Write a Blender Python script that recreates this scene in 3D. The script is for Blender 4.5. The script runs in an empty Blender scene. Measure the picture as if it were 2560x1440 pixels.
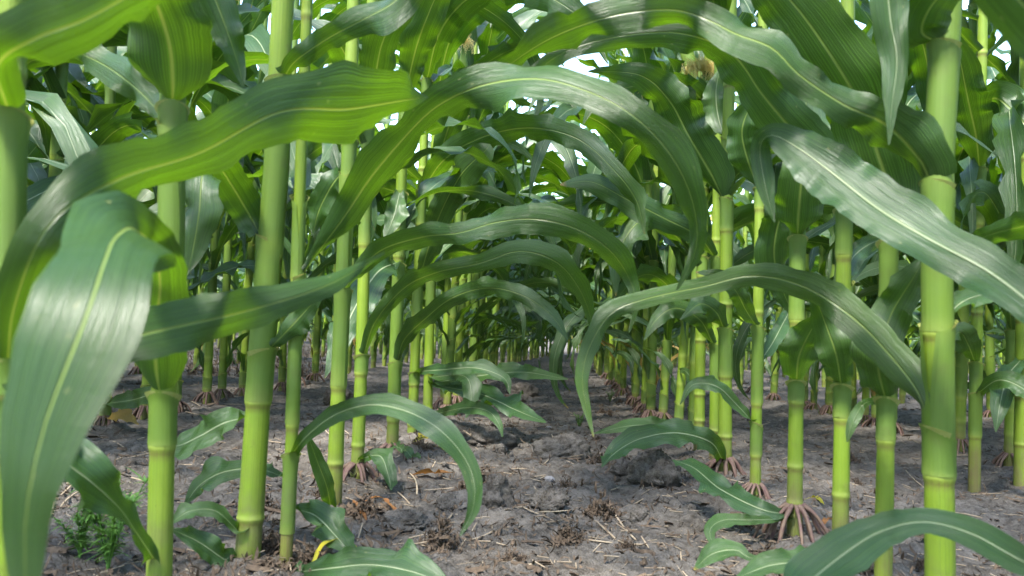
import bpy, math, random
import numpy as np
from mathutils import Matrix, Vector

random.seed(7)
rng = np.random.default_rng(7)
R = math.radians
C = bpy.context.scene.collection
sc = bpy.context.scene

# ------------------------------------------------------------------ camera
FP = 2009.0                     # focal length in photo pixels (2560 wide)
CAM = np.array([0.0, 0.0, 0.293])
ROLL = R(2.5)
yc = np.array([1355 - 1280, -(830 - 720), -FP]); yc /= np.linalg.norm(yc)
hc = np.array([math.cos(ROLL), -math.sin(ROLL), 0.0])
zc = np.cross(hc, yc); zc /= np.linalg.norm(zc)
xc = np.cross(yc, zc)
ROT = np.array([xc, yc, zc])    # rows: world axes seen from the camera
cam_data = bpy.data.cameras.new('camera')
cam = bpy.data.objects.new('camera', cam_data); C.objects.link(cam)
m4 = Matrix.Identity(4)
for i in range(3):
    for j in range(3):
        m4[i][j] = ROT[i][j]
    m4[i][3] = CAM[i]
cam.matrix_world = m4
cam_data.sensor_width = 36.0
cam_data.lens = 36.0 * FP / 2560
cam_data.clip_start = 0.02
cam_data.clip_end = 2000
cam_data.dof.use_dof = True
cam_data.dof.focus_distance = 2.0
cam_data.dof.aperture_fstop = 10.0
sc.camera = cam

# ------------------------------------------------------------------ light
SUN_EL, SUN_AZ = R(56), R(-152)          # azimuth from +Y towards +X
world = bpy.data.worlds.new('World'); sc.world = world
world.use_nodes = True
wn = world.node_tree
sky = wn.nodes.new('ShaderNodeTexSky')
sky.sky_type = 'NISHITA'; sky.sun_disc = False
sky.sun_elevation = SUN_EL; sky.sun_rotation = SUN_AZ
sky.dust_density = 0.8
bg = wn.nodes['Background']
bg.inputs['Strength'].default_value = 0.15
wn.links.new(sky.outputs['Color'], bg.inputs['Color'])
sun_data = bpy.data.lights.new('sun', 'SUN')
sun_data.energy = 2.0; sun_data.angle = R(9); sun_data.color = (1.0, 0.95, 0.86)
sun = bpy.data.objects.new('sun', sun_data); C.objects.link(sun)
sd = Vector((math.sin(SUN_AZ) * math.cos(SUN_EL), math.cos(SUN_AZ) * math.cos(SUN_EL), math.sin(SUN_EL)))
sun.rotation_euler = sd.to_track_quat('Z', 'Y').to_euler()
sc.view_settings.view_transform = 'Standard'
sc.view_settings.look = 'None'
sc.view_settings.exposure = 3.1
sc.view_settings.gamma = 1.0
cy = sc.cycles
cy.max_bounces = 10; cy.diffuse_bounces = 6; cy.glossy_bounces = 3; cy.transmission_bounces = 8
cy.use_denoising = True
cy.caustics_reflective = False; cy.caustics_refractive = False
cy.sample_clamp_indirect = 6.0

# ------------------------------------------------------------------ materials
class NT:
    def __init__(s, name):
        s.m = bpy.data.materials.new(name); s.m.use_nodes = True
        s.t = s.m.node_tree; s.t.nodes.clear()
        s.out = s.n('ShaderNodeOutputMaterial')
    def n(s, typ, **kw):
        nd = s.t.nodes.new(typ)
        for k, v in kw.items(): setattr(nd, k, v)
        return nd
    def l(s, a, b): s.t.links.new(a, b)
    def put(s, sock, v):
        if hasattr(v, 'node'): s.l(v, sock)
        else: sock.default_value = v
    def math(s, op, a, b=0.0, c=0.0):
        nd = s.n('ShaderNodeMath', operation=op)
        s.put(nd.inputs[0], a); s.put(nd.inputs[1], b); s.put(nd.inputs[2], c)
        return nd.outputs[0]
    def mix(s, f, a, b, typ='MIX'):
        nd = s.n('ShaderNodeMix', data_type='RGBA', blend_type=typ)
        s.put(nd.inputs['Factor'], f)
        s.put(nd.inputs[6], a if hasattr(a, 'node') else (*a, 1)); s.put(nd.inputs[7], b if hasattr(b, 'node') else (*b, 1))
        return nd.outputs[2]
    def ramp(s, v, a, b):
        nd = s.n('ShaderNodeMapRange'); nd.clamp = True
        s.put(nd.inputs[0], v); nd.inputs[1].default_value = a; nd.inputs[2].default_value = b
        return nd.outputs[0]
    def noise(s, vec, scale, detail=3.0, rough=0.55):
        nd = s.n('ShaderNodeTexNoise')
        if vec is not None: s.l(vec, nd.inputs['Vector'])
        nd.inputs['Scale'].default_value = scale; nd.inputs['Detail'].default_value = detail
        nd.inputs['Roughness'].default_value = rough
        return nd.outputs['Fac']
    def vscale(s, vec, xyz):
        nd = s.n('ShaderNodeVectorMath', operation='MULTIPLY'); s.l(vec, nd.inputs[0]); nd.inputs[1].default_value = xyz
        return nd.outputs[0]
    def tint(s):
        a = s.n('ShaderNodeAttribute', attribute_name='tint')
        sp = s.n('ShaderNodeSeparateColor'); s.l(a.outputs['Color'], sp.inputs[0])
        return sp.outputs[0], sp.outputs[1], sp.outputs[2]
    def bump(s, h, strength, dist):
        nd = s.n('ShaderNodeBump'); s.put(nd.inputs['Height'], h)
        nd.inputs['Strength'].default_value = strength; nd.inputs['Distance'].default_value = dist
        return nd.outputs['Normal']
    def bsdf(s, col, rough, normal=None, spec=0.5):
        p = s.n('ShaderNodeBsdfPrincipled')
        s.put(p.inputs['Base Color'], col if hasattr(col, 'node') else (*col, 1))
        s.put(p.inputs['Roughness'], rough); p.inputs['Specular IOR Level'].default_value = spec
        if normal is not None: s.l(normal, p.inputs['Normal'])
        return p

def leaf_material(name, top, under, trans, mixv=0.5):
    t = NT(name)
    uv = t.n('ShaderNodeUVMap').outputs[0]
    sp = t.n('ShaderNodeSeparateXYZ'); t.l(uv, sp.inputs[0])
    u, v = sp.outputs[0], sp.outputs[1]           # u -1..1 across, v metres along
    r_, g_, b_ = t.tint()                          # r: yellowing, g: position along 0..1, b: random
    au = t.math('ABSOLUTE', u)
    ridge = t.math('SUBTRACT', 1.0, t.math('MULTIPLY', g_, 0.6))
    rib = t.math('SUBTRACT', 1.0, t.ramp(t.math('DIVIDE', au, ridge), 0.025, 0.075))
    # parallel veins, unevenly spaced
    jit = t.noise(t.vscale(uv, (9.0, 0.6, 1.0)), 3.0, 2.0)
    wav = t.math('SINE', t.math('ADD', t.math('MULTIPLY', u, 84.0), t.math('MULTIPLY', jit, 14.0)))
    vein = t.ramp(wav, 0.15, 1.0)
    fine = t.noise(t.vscale(uv, (120.0, 2.0, 1.0)), 1.0, 2.0)
    geo = t.n('ShaderNodeNewGeometry')
    big = t.noise(geo.outputs['Position'], 9.0, 3.0)
    back = geo.outputs['Backfacing']
    col = t.mix(back, top, under)
    hue = t.math('MULTIPLY', t.math('SUBTRACT', b_, 0.5), 0.9)
    col = t.mix(t.ramp(b_, 0.2, 1.0), col, t.mix(0.5, col, (0.10, 0.19, 0.03)))
    col = t.mix(t.ramp(big, 0.3, 0.8), col, t.mix(0.55, col, (0.03, 0.085, 0.03)))
    col = t.mix(t.math('MULTIPLY', vein, 0.5), col, t.mix(0.5, col, (0.16, 0.27, 0.07)))
    col = t.mix(t.math('MULTIPLY', fine, 0.3), col, (0.03, 0.07, 0.02))
    col = t.mix(t.math('MULTIPLY', rib, 0.85), col, t.mix(back, (0.42, 0.50, 0.30), (0.26, 0.36, 0.08)))
    spot = t.ramp(t.noise(t.vscale(uv, (3.5, 90.0, 1.0)), 1.0, 1.0), 0.73, 0.78)
    col = t.mix(t.math('MULTIPLY', spot, 0.5), col, (0.35, 0.36, 0.14))
    dry = t.mix(t.noise(geo.outputs['Position'], 60.0), (0.45, 0.33, 0.07), (0.24, 0.13, 0.04))
    yel = t.ramp(t.math('ADD', r_, t.math('MULTIPLY', t.math('SUBTRACT', big, 0.5), 0.6)), 0.35, 0.65)
    yel = t.math('MULTIPLY', yel, t.ramp(r_, 0.02, 0.1))
    col = t.mix(yel, col, dry)
    tcol = t.mix(t.math('MULTIPLY', vein, 0.8), tuple(c * 0.8 for c in trans), tuple(min(1, c * 2.0) for c in trans))
    tcol = t.mix(t.math('MULTIPLY', rib, 0.8), tcol, (0.22, 0.27, 0.03))
    tcol = t.mix(yel, tcol, (0.4, 0.25, 0.04))
    h = t.math('ADD', t.math('MULTIPLY', vein, 0.5), t.math('ADD', t.math('MULTIPLY', rib, 2.5), t.math('MULTIPLY', fine, 0.6)))
    nrm = t.bump(h, 0.6, 0.0010)
    rough = t.math('ADD', 0.24, t.math('MULTIPLY', big, 0.22))
    p = t.bsdf(col, rough, nrm, 0.75)
    tr = t.n('ShaderNodeBsdfTranslucent'); t.l(tcol, tr.inputs['Color'])
    mx = t.n('ShaderNodeMixShader'); mx.inputs[0].default_value = mixv
    t.l(p.outputs[0], mx.inputs[1]); t.l(tr.outputs[0], mx.inputs[2]); t.l(mx.outputs[0], t.out.inputs[0])
    return t.m

def stalk_material(name, main, alt, sheath=False):
    t = NT(name)
    uv = t.n('ShaderNodeUVMap').outputs[0]        # u around 0..1, v metres
    r_, g_, b_ = t.tint()                          # r node ring, g brown base, b random
    geo = t.n('ShaderNodeNewGeometry')
    stri = t.noise(t.vscale(uv, (70.0, 3.0, 1.0)), 1.0, 3.0)
    big = t.noise(t.vscale(uv, (2.0, 10.0, 1.0)), 1.3, 3.0)
    col = t.mix(t.ramp(big, 0.3, 0.75), main, alt)
    col = t.mix(t.math('MULTIPLY', t.ramp(stri, 0.35, 0.75), 0.6), col, t.mix(0.65, col, (0.05, 0.10, 0.012)))
    blot = t.noise(geo.outputs['Position'], 38.0, 4.0, 0.6)
    col = t.mix(t.math('MULTIPLY', t.ramp(blot, 0.55, 0.72), 0.5), col, t.mix(0.6, col, (0.10, 0.10, 0.03)))
    low = t.n('ShaderNodeSeparateXYZ'); t.l(geo.outputs['Position'], low.inputs[0])
    dirt = t.math('MULTIPLY', t.ramp(low.outputs[2], 0.13, 0.0), t.ramp(blot, 0.35, 0.6))
    col = t.mix(t.math('MULTIPLY', dirt, 0.7), col, (0.11, 0.09, 0.06))
    col = t.mix(t.math('MULTIPLY', r_, 0.45), col, (0.28, 0.34, 0.07))
    spk = t.ramp(t.noise(t.vscale(uv, (22.0, 300.0, 1.0)), 1.0, 2.0), 0.66, 0.72)
    spk = t.math('MULTIPLY', spk, t.ramp(big, 0.35, 0.7))
    col = t.mix(t.math('MULTIPLY', spk, 0.6), col, (0.05, 0.06, 0.015))
    col = t.mix(t.math('MULTIPLY', g_, t.ramp(stri, 0.15, 0.6)), col, (0.11, 0.085, 0.03))
    nrm = t.bump(stri, 0.5, 0.0018)
    p = t.bsdf(col, t.math('ADD', 0.46, t.math('MULTIPLY', big, 0.2)), nrm, 0.4)
    p.inputs['Subsurface Weight'].default_value = 0.0
    if sheath:
        tr = t.n('ShaderNodeBsdfTranslucent'); tr.inputs['Color'].default_value = (0.3, 0.45, 0.08, 1)
        mx = t.n('ShaderNodeMixShader'); mx.inputs[0].default_value = 0.22
        t.l(p.outputs[0], mx.inputs[1]); t.l(tr.outputs[0], mx.inputs[2]); t.l(mx.outputs[0], t.out.inputs[0])
    else:
        t.l(p.outputs[0], t.out.inputs[0])
    return t.m

def plain_material(name, a, b, rough=0.8, scale=60.0, trans=None, bumpd=0.0008):
    t = NT(name)
    geo = t.n('ShaderNodeNewGeometry')
    nz = t.noise(geo.outputs['Position'], scale, 4.0)
    r_, g_, b_ = t.tint()
    col = t.mix(t.ramp(nz, 0.3, 0.7), a, b)
    col = t.mix(t.math('MULTIPLY', b_, 0.5), col, t.mix(0.7, col, (0.03, 0.022, 0.016)))
    p = t.bsdf(col, rough, t.bump(nz, 0.5, bumpd), 0.25)
    if trans:
        tr = t.n('ShaderNodeBsdfTranslucent'); tr.inputs['Color'].default_value = (*trans, 1)
        mx = t.n('ShaderNodeMixShader'); mx.inputs[0].default_value = 0.3
        t.l(p.outputs[0], mx.inputs[1]); t.l(tr.outputs[0], mx.inputs[2]); t.l(mx.outputs[0], t.out.inputs[0])
    else:
        t.l(p.outputs[0], t.out.inputs[0])
    return t.m

def soil_material(name):
    t = NT(name)
    geo = t.n('ShaderNodeNewGeometry'); P = geo.outputs['Position']
    n1 = t.noise(P, 5.0, 4.0); n2 = t.noise(P, 45.0, 5.0, 0.65); n3 = t.noise(P, 320.0, 3.0, 0.7)
    col = t.mix(t.ramp(n1, 0.3, 0.7), (0.118, 0.106, 0.094), (0.182, 0.167, 0.152))
    col = t.mix(t.ramp(n2, 0.42, 0.68), col, t.mix(0.75, col, (0.030, 0.025, 0.020)))
    col = t.mix(t.math('MULTIPLY', t.ramp(n3, 0.55, 0.75), 0.6), col, (0.24, 0.215, 0.18))
    col = t.mix(t.math('MULTIPLY', t.ramp(n3, 0.5, 0.25), 0.6), col, (0.06, 0.048, 0.04))
    h = t.math('ADD', n2, t.math('MULTIPLY', n3, 0.45))
    p = t.bsdf(col, 0.95, t.bump(h, 1.0, 0.014), 0.1)
    t.l(p.outputs[0], t.out.inputs[0])
    return t.m

M = {}
M['leaf'] = leaf_material('corn_leaf', (0.027, 0.076, 0.023), (0.025, 0.074, 0.007), (0.068, 0.148, 0.002), 0.40)
M['stalk'] = stalk_material('corn_stalk', (0.118, 0.196, 0.007), (0.165, 0.240, 0.016))
M['sheath'] = stalk_material('corn_sheath', (0.120, 0.205, 0.020), (0.10, 0.175, 0.032), True)
M['collar'] = plain_material('leaf_collar', (0.30, 0.34, 0.12), (0.24, 0.27, 0.06), 0.55, 300, (0.5, 0.5, 0.15))
M['root'] = plain_material('brace_root', (0.085, 0.042, 0.045), (0.14, 0.10, 0.068), 0.65, 110)
M['silk'] = plain_material('silk', (0.85, 0.74, 0.32), (0.75, 0.58, 0.22), 0.5, 40, (0.95, 0.8, 0.3))
M['soil'] = soil_material('soil')
M['straw'] = plain_material('straw', (0.40, 0.33, 0.24), (0.24, 0.18, 0.12), 0.7, 120)
M['deadweed'] = plain_material('dead_weed', (0.125, 0.090, 0.062), (0.040, 0.029, 0.021), 0.9, 150)
M['orange'] = plain_material('dead_leaf', (0.30, 0.14, 0.045), (0.17, 0.075, 0.03), 0.6, 90, (0.35, 0.15, 0.03))
M['yellow'] = plain_material('yellow_leaf', (0.48, 0.40, 0.03), (0.30, 0.30, 0.03), 0.5, 50, (0.6, 0.5, 0.03))
M['stone'] = plain_material('stone', (0.22, 0.215, 0.22), (0.15, 0.145, 0.15), 0.8, 120)
M['weed'] = plain_material('weed_green', (0.07, 0.17, 0.035), (0.12, 0.24, 0.05), 0.5, 60, (0.2, 0.4, 0.03))
M['tassel'] = plain_material('tassel', (0.35, 0.33, 0.12), (0.25, 0.28, 0.07), 0.7, 60)

# ------------------------------------------------------------------ mesh helpers
class MD:
    """verts, quads, uv, tint and material index of one mesh"""
    def __init__(s): s.v, s.f, s.uv, s.t, s.mi, s.n = [], [], [], [], [], 0
    def grid(s, P, uv, tint, mi=0, wrap=False):
        a, b = P.shape[:2]
        idx = np.arange(a * b).reshape(a, b) + s.n
        if wrap: idx = np.concatenate([idx, idx[:, :1]], 1)
        q = np.stack([idx[:-1, :-1], idx[:-1, 1:], idx[1:, 1:], idx[1:, :-1]], -1).reshape(-1, 4)
        s.v.append(P.reshape(-1, 3)); s.uv.append(np.broadcast_to(uv, (a, b, 2)).reshape(-1, 2))
        s.t.append(np.broadcast_to(tint, (a, b, 3)).reshape(-1, 3)); s.f.append(q)
        s.mi.append(np.full(len(q), mi)); s.n += a * b
        return s
    def add(s, o, mi=None, Mx=None, off=None, tb=None):
        V, F, U, T, I = o.arrays()
        if Mx is not None: V = V @ Mx.T
        if off is not None: V = V + off
        if tb is not None: T = T.copy(); T[:, 2] = np.clip(T[:, 2] + tb, 0, 1)
        s.v.append(V); s.f.append(F + s.n); s.uv.append(U); s.t.append(T)
        s.mi.append(I if mi is None else np.full(len(F), mi)); s.n += len(V)
        return s
    def arrays(s):
        if len(s.v) > 1:
            s.v, s.f, s.uv, s.t, s.mi = [np.concatenate(s.v)], [np.concatenate(s.f)], [np.concatenate(s.uv)], [np.concatenate(s.t)], [np.concatenate(s.mi)]
        return s.v[0], s.f[0], s.uv[0], s.t[0], s.mi[0]
    def mesh(s, name, mats):
        V, F, U, T, I = s.arrays()
        me = bpy.data.meshes.new(name)
        me.vertices.add(len(V)); me.vertices.foreach_set('co', V.astype(np.float32).ravel())
        me.loops.add(F.size); me.loops.foreach_set('vertex_index', F.astype(np.int32).ravel())
        me.polygons.add(len(F)); me.polygons.foreach_set('loop_start', np.arange(0, F.size, 4, dtype=np.int32))
        for m in mats: me.materials.append(m)
        me.polygons.foreach_set('material_index', I.astype(np.int32))
        me.polygons.foreach_set('use_smooth', np.ones(len(F), bool))
        uvl = me.uv_layers.new(name='UVMap')
        uvl.data.foreach_set('uv', U[F.ravel()].astype(np.float32).ravel())
        at = me.attributes.new('tint', 'FLOAT_COLOR', 'POINT')
        at.data.foreach_set('color', np.concatenate([T, np.ones((len(T), 1))], 1).astype(np.float32).ravel())
        me.update(calc_edges=True)
        return me

def link(name, me, parent=None, loc=None):
    o = bpy.data.objects.new(name, me); C.objects.link(o)
    if parent is not None: o.parent = parent
    if loc is not None: o.location = loc
    return o
def tag(o, label=None, cat=None, group=None, kind=None):
    if label: o['label'] = label
    if cat: o['category'] = cat
    if group: o['group'] = group
    if kind: o['kind'] = kind
    return o
def empty(name, loc):
    o = bpy.data.objects.new(name, None); C.objects.link(o); o.location = loc; o.empty_display_size = 0.1
    return o
def norm(a): return a / np.maximum(np.linalg.norm(a, axis=-1, keepdims=True), 1e-9)

def spline(K, n):
    """Catmull-Rom through the rows of K (first three columns xyz), n samples even in arc length"""
    K = np.asarray(K, float)
    E = np.vstack([2 * K[0] - K[1], K, 2 * K[-1] - K[-2]])
    out = []
    for i in range(len(K) - 1):
        p0, p1, p2, p3 = E[i:i + 4]
        t = np.linspace(0, 1, 16, endpoint=False)[:, None]
        out.append(0.5 * (2 * p1 + (p2 - p0) * t + (2 * p0 - 5 * p1 + 4 * p2 - p3) * t ** 2 + (3 * p1 - p0 - 3 * p2 + p3) * t ** 3))
    D = np.vstack(out + [K[-1:]])
    d = np.concatenate([[0], np.cumsum(np.linalg.norm(np.diff(D[:, :3], axis=0), axis=1))])
    q = np.linspace(0, d[-1], n)
    return np.stack([np.interp(q, d, D[:, k]) for k in range(D.shape[1])], 1), d[-1]

def tube(path, rad, sides=6, tint=(0, 0, 0), md=None, mi=0):
    path = np.asarray(path, float); T = norm(np.gradient(path, axis=0))
    ref = np.array([0.13, 0.31, 0.94]) if abs(T[0][2]) < 0.9 else np.array([1.0, 0.1, 0.0])
    A = norm(np.cross(T, ref)); B = np.cross(T, A)
    th = np.linspace(0, 2 * np.pi, sides, endpoint=False)
    rad = np.broadcast_to(np.asarray(rad, float), (len(path),))
    P = path[:, None] + rad[:, None, None] * (np.cos(th)[None, :, None] * A[:, None] + np.sin(th)[None, :, None] * B[:, None])
    L = np.concatenate([[0], np.cumsum(np.linalg.norm(np.diff(path, axis=0), axis=1))])
    uv = np.stack(np.broadcast_arrays(th[None] / 6.283, L[:, None]), -1)
    md = md or MD()
    return md.grid(P, uv, np.array(tint, float), mi, wrap=True)

# value noise
def hsh(ix, iy, s):
    h = (ix.astype(np.int64) * 374761393 + iy.astype(np.int64) * 668265263 + s * 1442695041) & 0xffffffff
    h = ((h ^ (h >> 13)) * 1274126177) & 0xffffffff
    return ((h ^ (h >> 16)) & 0xffff) / 65535.0
def vn(x, y, s):
    ix, iy = np.floor(x), np.floor(y); fx, fy = x - ix, y - iy
    fx = fx * fx * (3 - 2 * fx); fy = fy * fy * (3 - 2 * fy)
    a, b = hsh(ix, iy, s), hsh(ix + 1, iy, s); c, d = hsh(ix, iy + 1, s), hsh(ix + 1, iy + 1, s)
    return (a * (1 - fx) + b * fx) * (1 - fy) + (c * (1 - fx) + d * fx) * fy
def fbm(x, y, f, o, s):
    t, a, w = 0.0, 1.0, 0.0
    for k in range(o):
        t = t + a * vn(x * f + 17.3 * k, y * f - 9.1 * k, s + k); w += a; a *= 0.55; f *= 2.03
    return t / w - 0.5
ROWL, ROWR, ROWD = -0.331, 0.419, 0.75
def gz(x, y):
    x = np.asarray(x, float); y = np.asarray(y, float)
    far = np.clip(1 - (np.hypot(x, y) - 12) / 10, 0, 1)
    h = 0.030 * fbm(x, y, 2.2, 2, 3)
    c = fbm(x, y, 9.0, 3, 11)
    h = h + 0.028 * np.clip(c - 0.03, 0, 1) ** 0.8
    h = h + 0.022 * np.clip(fbm(x, y, 30.0, 2, 21) - 0.04, 0, 1) + 0.014 * fbm(x, y, 75.0, 2, 31) + 0.006 * fbm(x, y, 140.0, 1, 41)
    ph = (x - ROWR) / ROWD; ph = ph - np.round(ph)
    h = h + 0.012 * np.exp(-(ph * ROWD / 0.09) ** 2) - 0.006
    return h * far

# ------------------------------------------------------------------ the ground
def warp(n, near, far, p):
    t = np.linspace(0, 1, n); return near + (far - near) * t ** p
ys = [-40, -15, -6, -2.5, -1.0, -0.3, 0.1, 0.3]
y = 0.4
while y < 14: ys.append(y); y += max(0.0042, y * 0.0052)
while y < 400: ys.append(y); y *= 1.08
xs = list(np.arange(-1.2, 1.4, 0.0065)); x = 1.4
ext = []
step = 0.007
while x < 250: ext.append(x); step *= 1.035; x += step
xs = [-(e - 0.2) for e in reversed(ext)] + xs + ext
X, Y = np.meshgrid(np.array(xs), np.array(ys))
Zg = gz(X, Y)
gm = MD().grid(np.stack([X, Y, Zg], -1), np.stack([X, Y], -1), np.zeros(3))
tag(link('ground', gm.mesh('ground', [M['soil']])), kind='structure')

# ------------------------------------------------------------------ pixel helpers
def ray(px, py):
    v = np.array([(px - 1280) / FP, -(py - 720) / FP, -1.0])
    return ROT @ v
def at(px, py, d):
    r = ray(px, py); return CAM + r * (d / r[1])
def on_ground(px, py):
    r = ray(px, py); t = -CAM[2] / r[2]; p = CAM + r * t
    return np.array([p[0], p[1], float(gz(p[0], p[1]))])

# ------------------------------------------------------------------ corn parts
def blade(P, S, W, g, seed, kap0=1.35, kap1=0.30, ruf=0.10, m=9, yellow=0.0, flip=True, wave=0.10, keel=0.10):
    """the leaf blade as a grid along path P with side vectors S and full widths W"""
    r = np.random.default_rng(seed)
    T = norm(np.gradient(P, axis=0))
    S = norm(S - (S * T).sum(1, keepdims=True) * T)
    N = np.cross(T, S)
    if flip and N[:, 2].sum() < 0: S, N = -S, -N
    n = len(P); L = np.concatenate([[0], np.cumsum(np.linalg.norm(np.diff(P, axis=0), axis=1))]); Lt = L[-1]
    s = L / Lt
    u = np.linspace(-1, 1, m); au = np.abs(u)
    kap = kap1 + (kap0 - kap1) * np.exp(-s / 0.07)
    ph = u[None] * kap[:, None]
    hw = 0.5 * W[:, None]
    xo = hw * np.sin(ph) / kap[:, None]; zo = hw * (1 - np.cos(ph)) / kap[:, None]
    zo = zo + keel * hw * au[None] * np.exp(-s / 0.6)[:, None]
    f = Lt / wave
    p1, p2, p3, p4 = r.uniform(0, 6.28, 4)
    sh = 2 * np.pi * (f * s + 0.25 * np.sin(2 * np.pi * s * 1.7 + p3))
    wl = np.sin(sh + p1) + 0.5 * np.sin(sh * 1.9 + p4); wr = np.sin(sh * 0.93 + p2) + 0.5 * np.sin(sh * 2.2 + p3)
    env = np.clip(s / 0.12, 0, 1)
    rufz = np.where(u[None] < 0, wl[:, None], wr[:, None]) * (au[None] ** 1.7) * ruf * 1.5 * W[:, None] * env[:, None]
    nick = 1 + 0.035 * np.sin(sh * 3.1 + p2)[:, None] * au[None] + 0.025 * np.sin(sh * 7.3 + p1)[:, None] * (u[None] > 0) * au[None]
    xo = xo * nick
    Q = P[:, None] + xo[..., None] * S[:, None] + (zo + rufz)[..., None] * N[:, None]
    uv = np.stack(np.broadcast_arrays(u[None], L[:, None]), -1)
    b = r.uniform(0, 1)
    yl = yellow + (0.65 * np.clip((s - r.uniform(0.92, 1.02)) / 0.08, 0, 1) if r.uniform() < 0.55 else 0.0 * s)
    t = np.stack(np.broadcast_arrays(yl[:, None], s[:, None], np.full((1, 1), b)), -1)
    t = np.broadcast_to(t, (n, m, 3))
    # orientation so that the faces' front is the upper (adaxial) side
    return MD().grid(Q[:, ::-1], uv[:, ::-1], t)

def wprof(s):
    a = np.clip(s / 0.28, 0, 1); a = a * a * (3 - 2 * a)
    return (0.50 + 0.50 * a) * np.clip(1 - s ** 2.3, 0, 1) ** 0.85

def auto_blade(base, az, L, Wm, e0, droop, seed, n=26, m=7, twist=None, yellow=0.0, ruf=0.15, p=1.3, zmin=None):
    r = np.random.default_rng(seed)
    s = np.linspace(0, 1, n)
    el = e0 - droop * s ** p + 0.10 * np.sin(2 * np.pi * (1.3 * s + r.uniform()))
    azs = az + r.uniform(-0.5, 0.5) * s + 0.12 * np.sin(2 * np.pi * (s * 1.1 + r.uniform()))
    d = np.stack([np.cos(el) * np.cos(azs), np.cos(el) * np.sin(azs), np.sin(el)], 1)
    P = base + np.vstack([np.zeros(3), np.cumsum(d[:-1] * (L / (n - 1)), axis=0)])
    if zmin is not None:
        lo = zmin + 0.012 + 0.01 * np.sin(9 * s)
        k = P[:, 2] < lo; P[k, 2] = lo[k] - 0.3 * (lo[k] - P[k, 2]) * 0.05
    side = np.stack([-np.sin(azs), np.cos(azs), 0 * s], 1)
    T = norm(np.gradient(P, axis=0)); side = norm(side - (side * T).sum(1, keepdims=True) * T); N = np.cross(T, side)
    tw = (r.uniform(-1.9, 1.9) if twist is None else twist) * s ** 1.1 + 0.25 * np.sin(2 * np.pi * (1.2 * s + r.uniform()))
    S = np.cos(tw)[:, None] * side + np.sin(tw)[:, None] * N
    N0 = np.cross(T[n // 4], S[n // 4])
    if N0[2] < 0: S = -S
    return blade(P, S, Wm * wprof(s) + 0.002, s, seed, ruf=ruf, m=m, yellow=yellow, flip=False)

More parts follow.
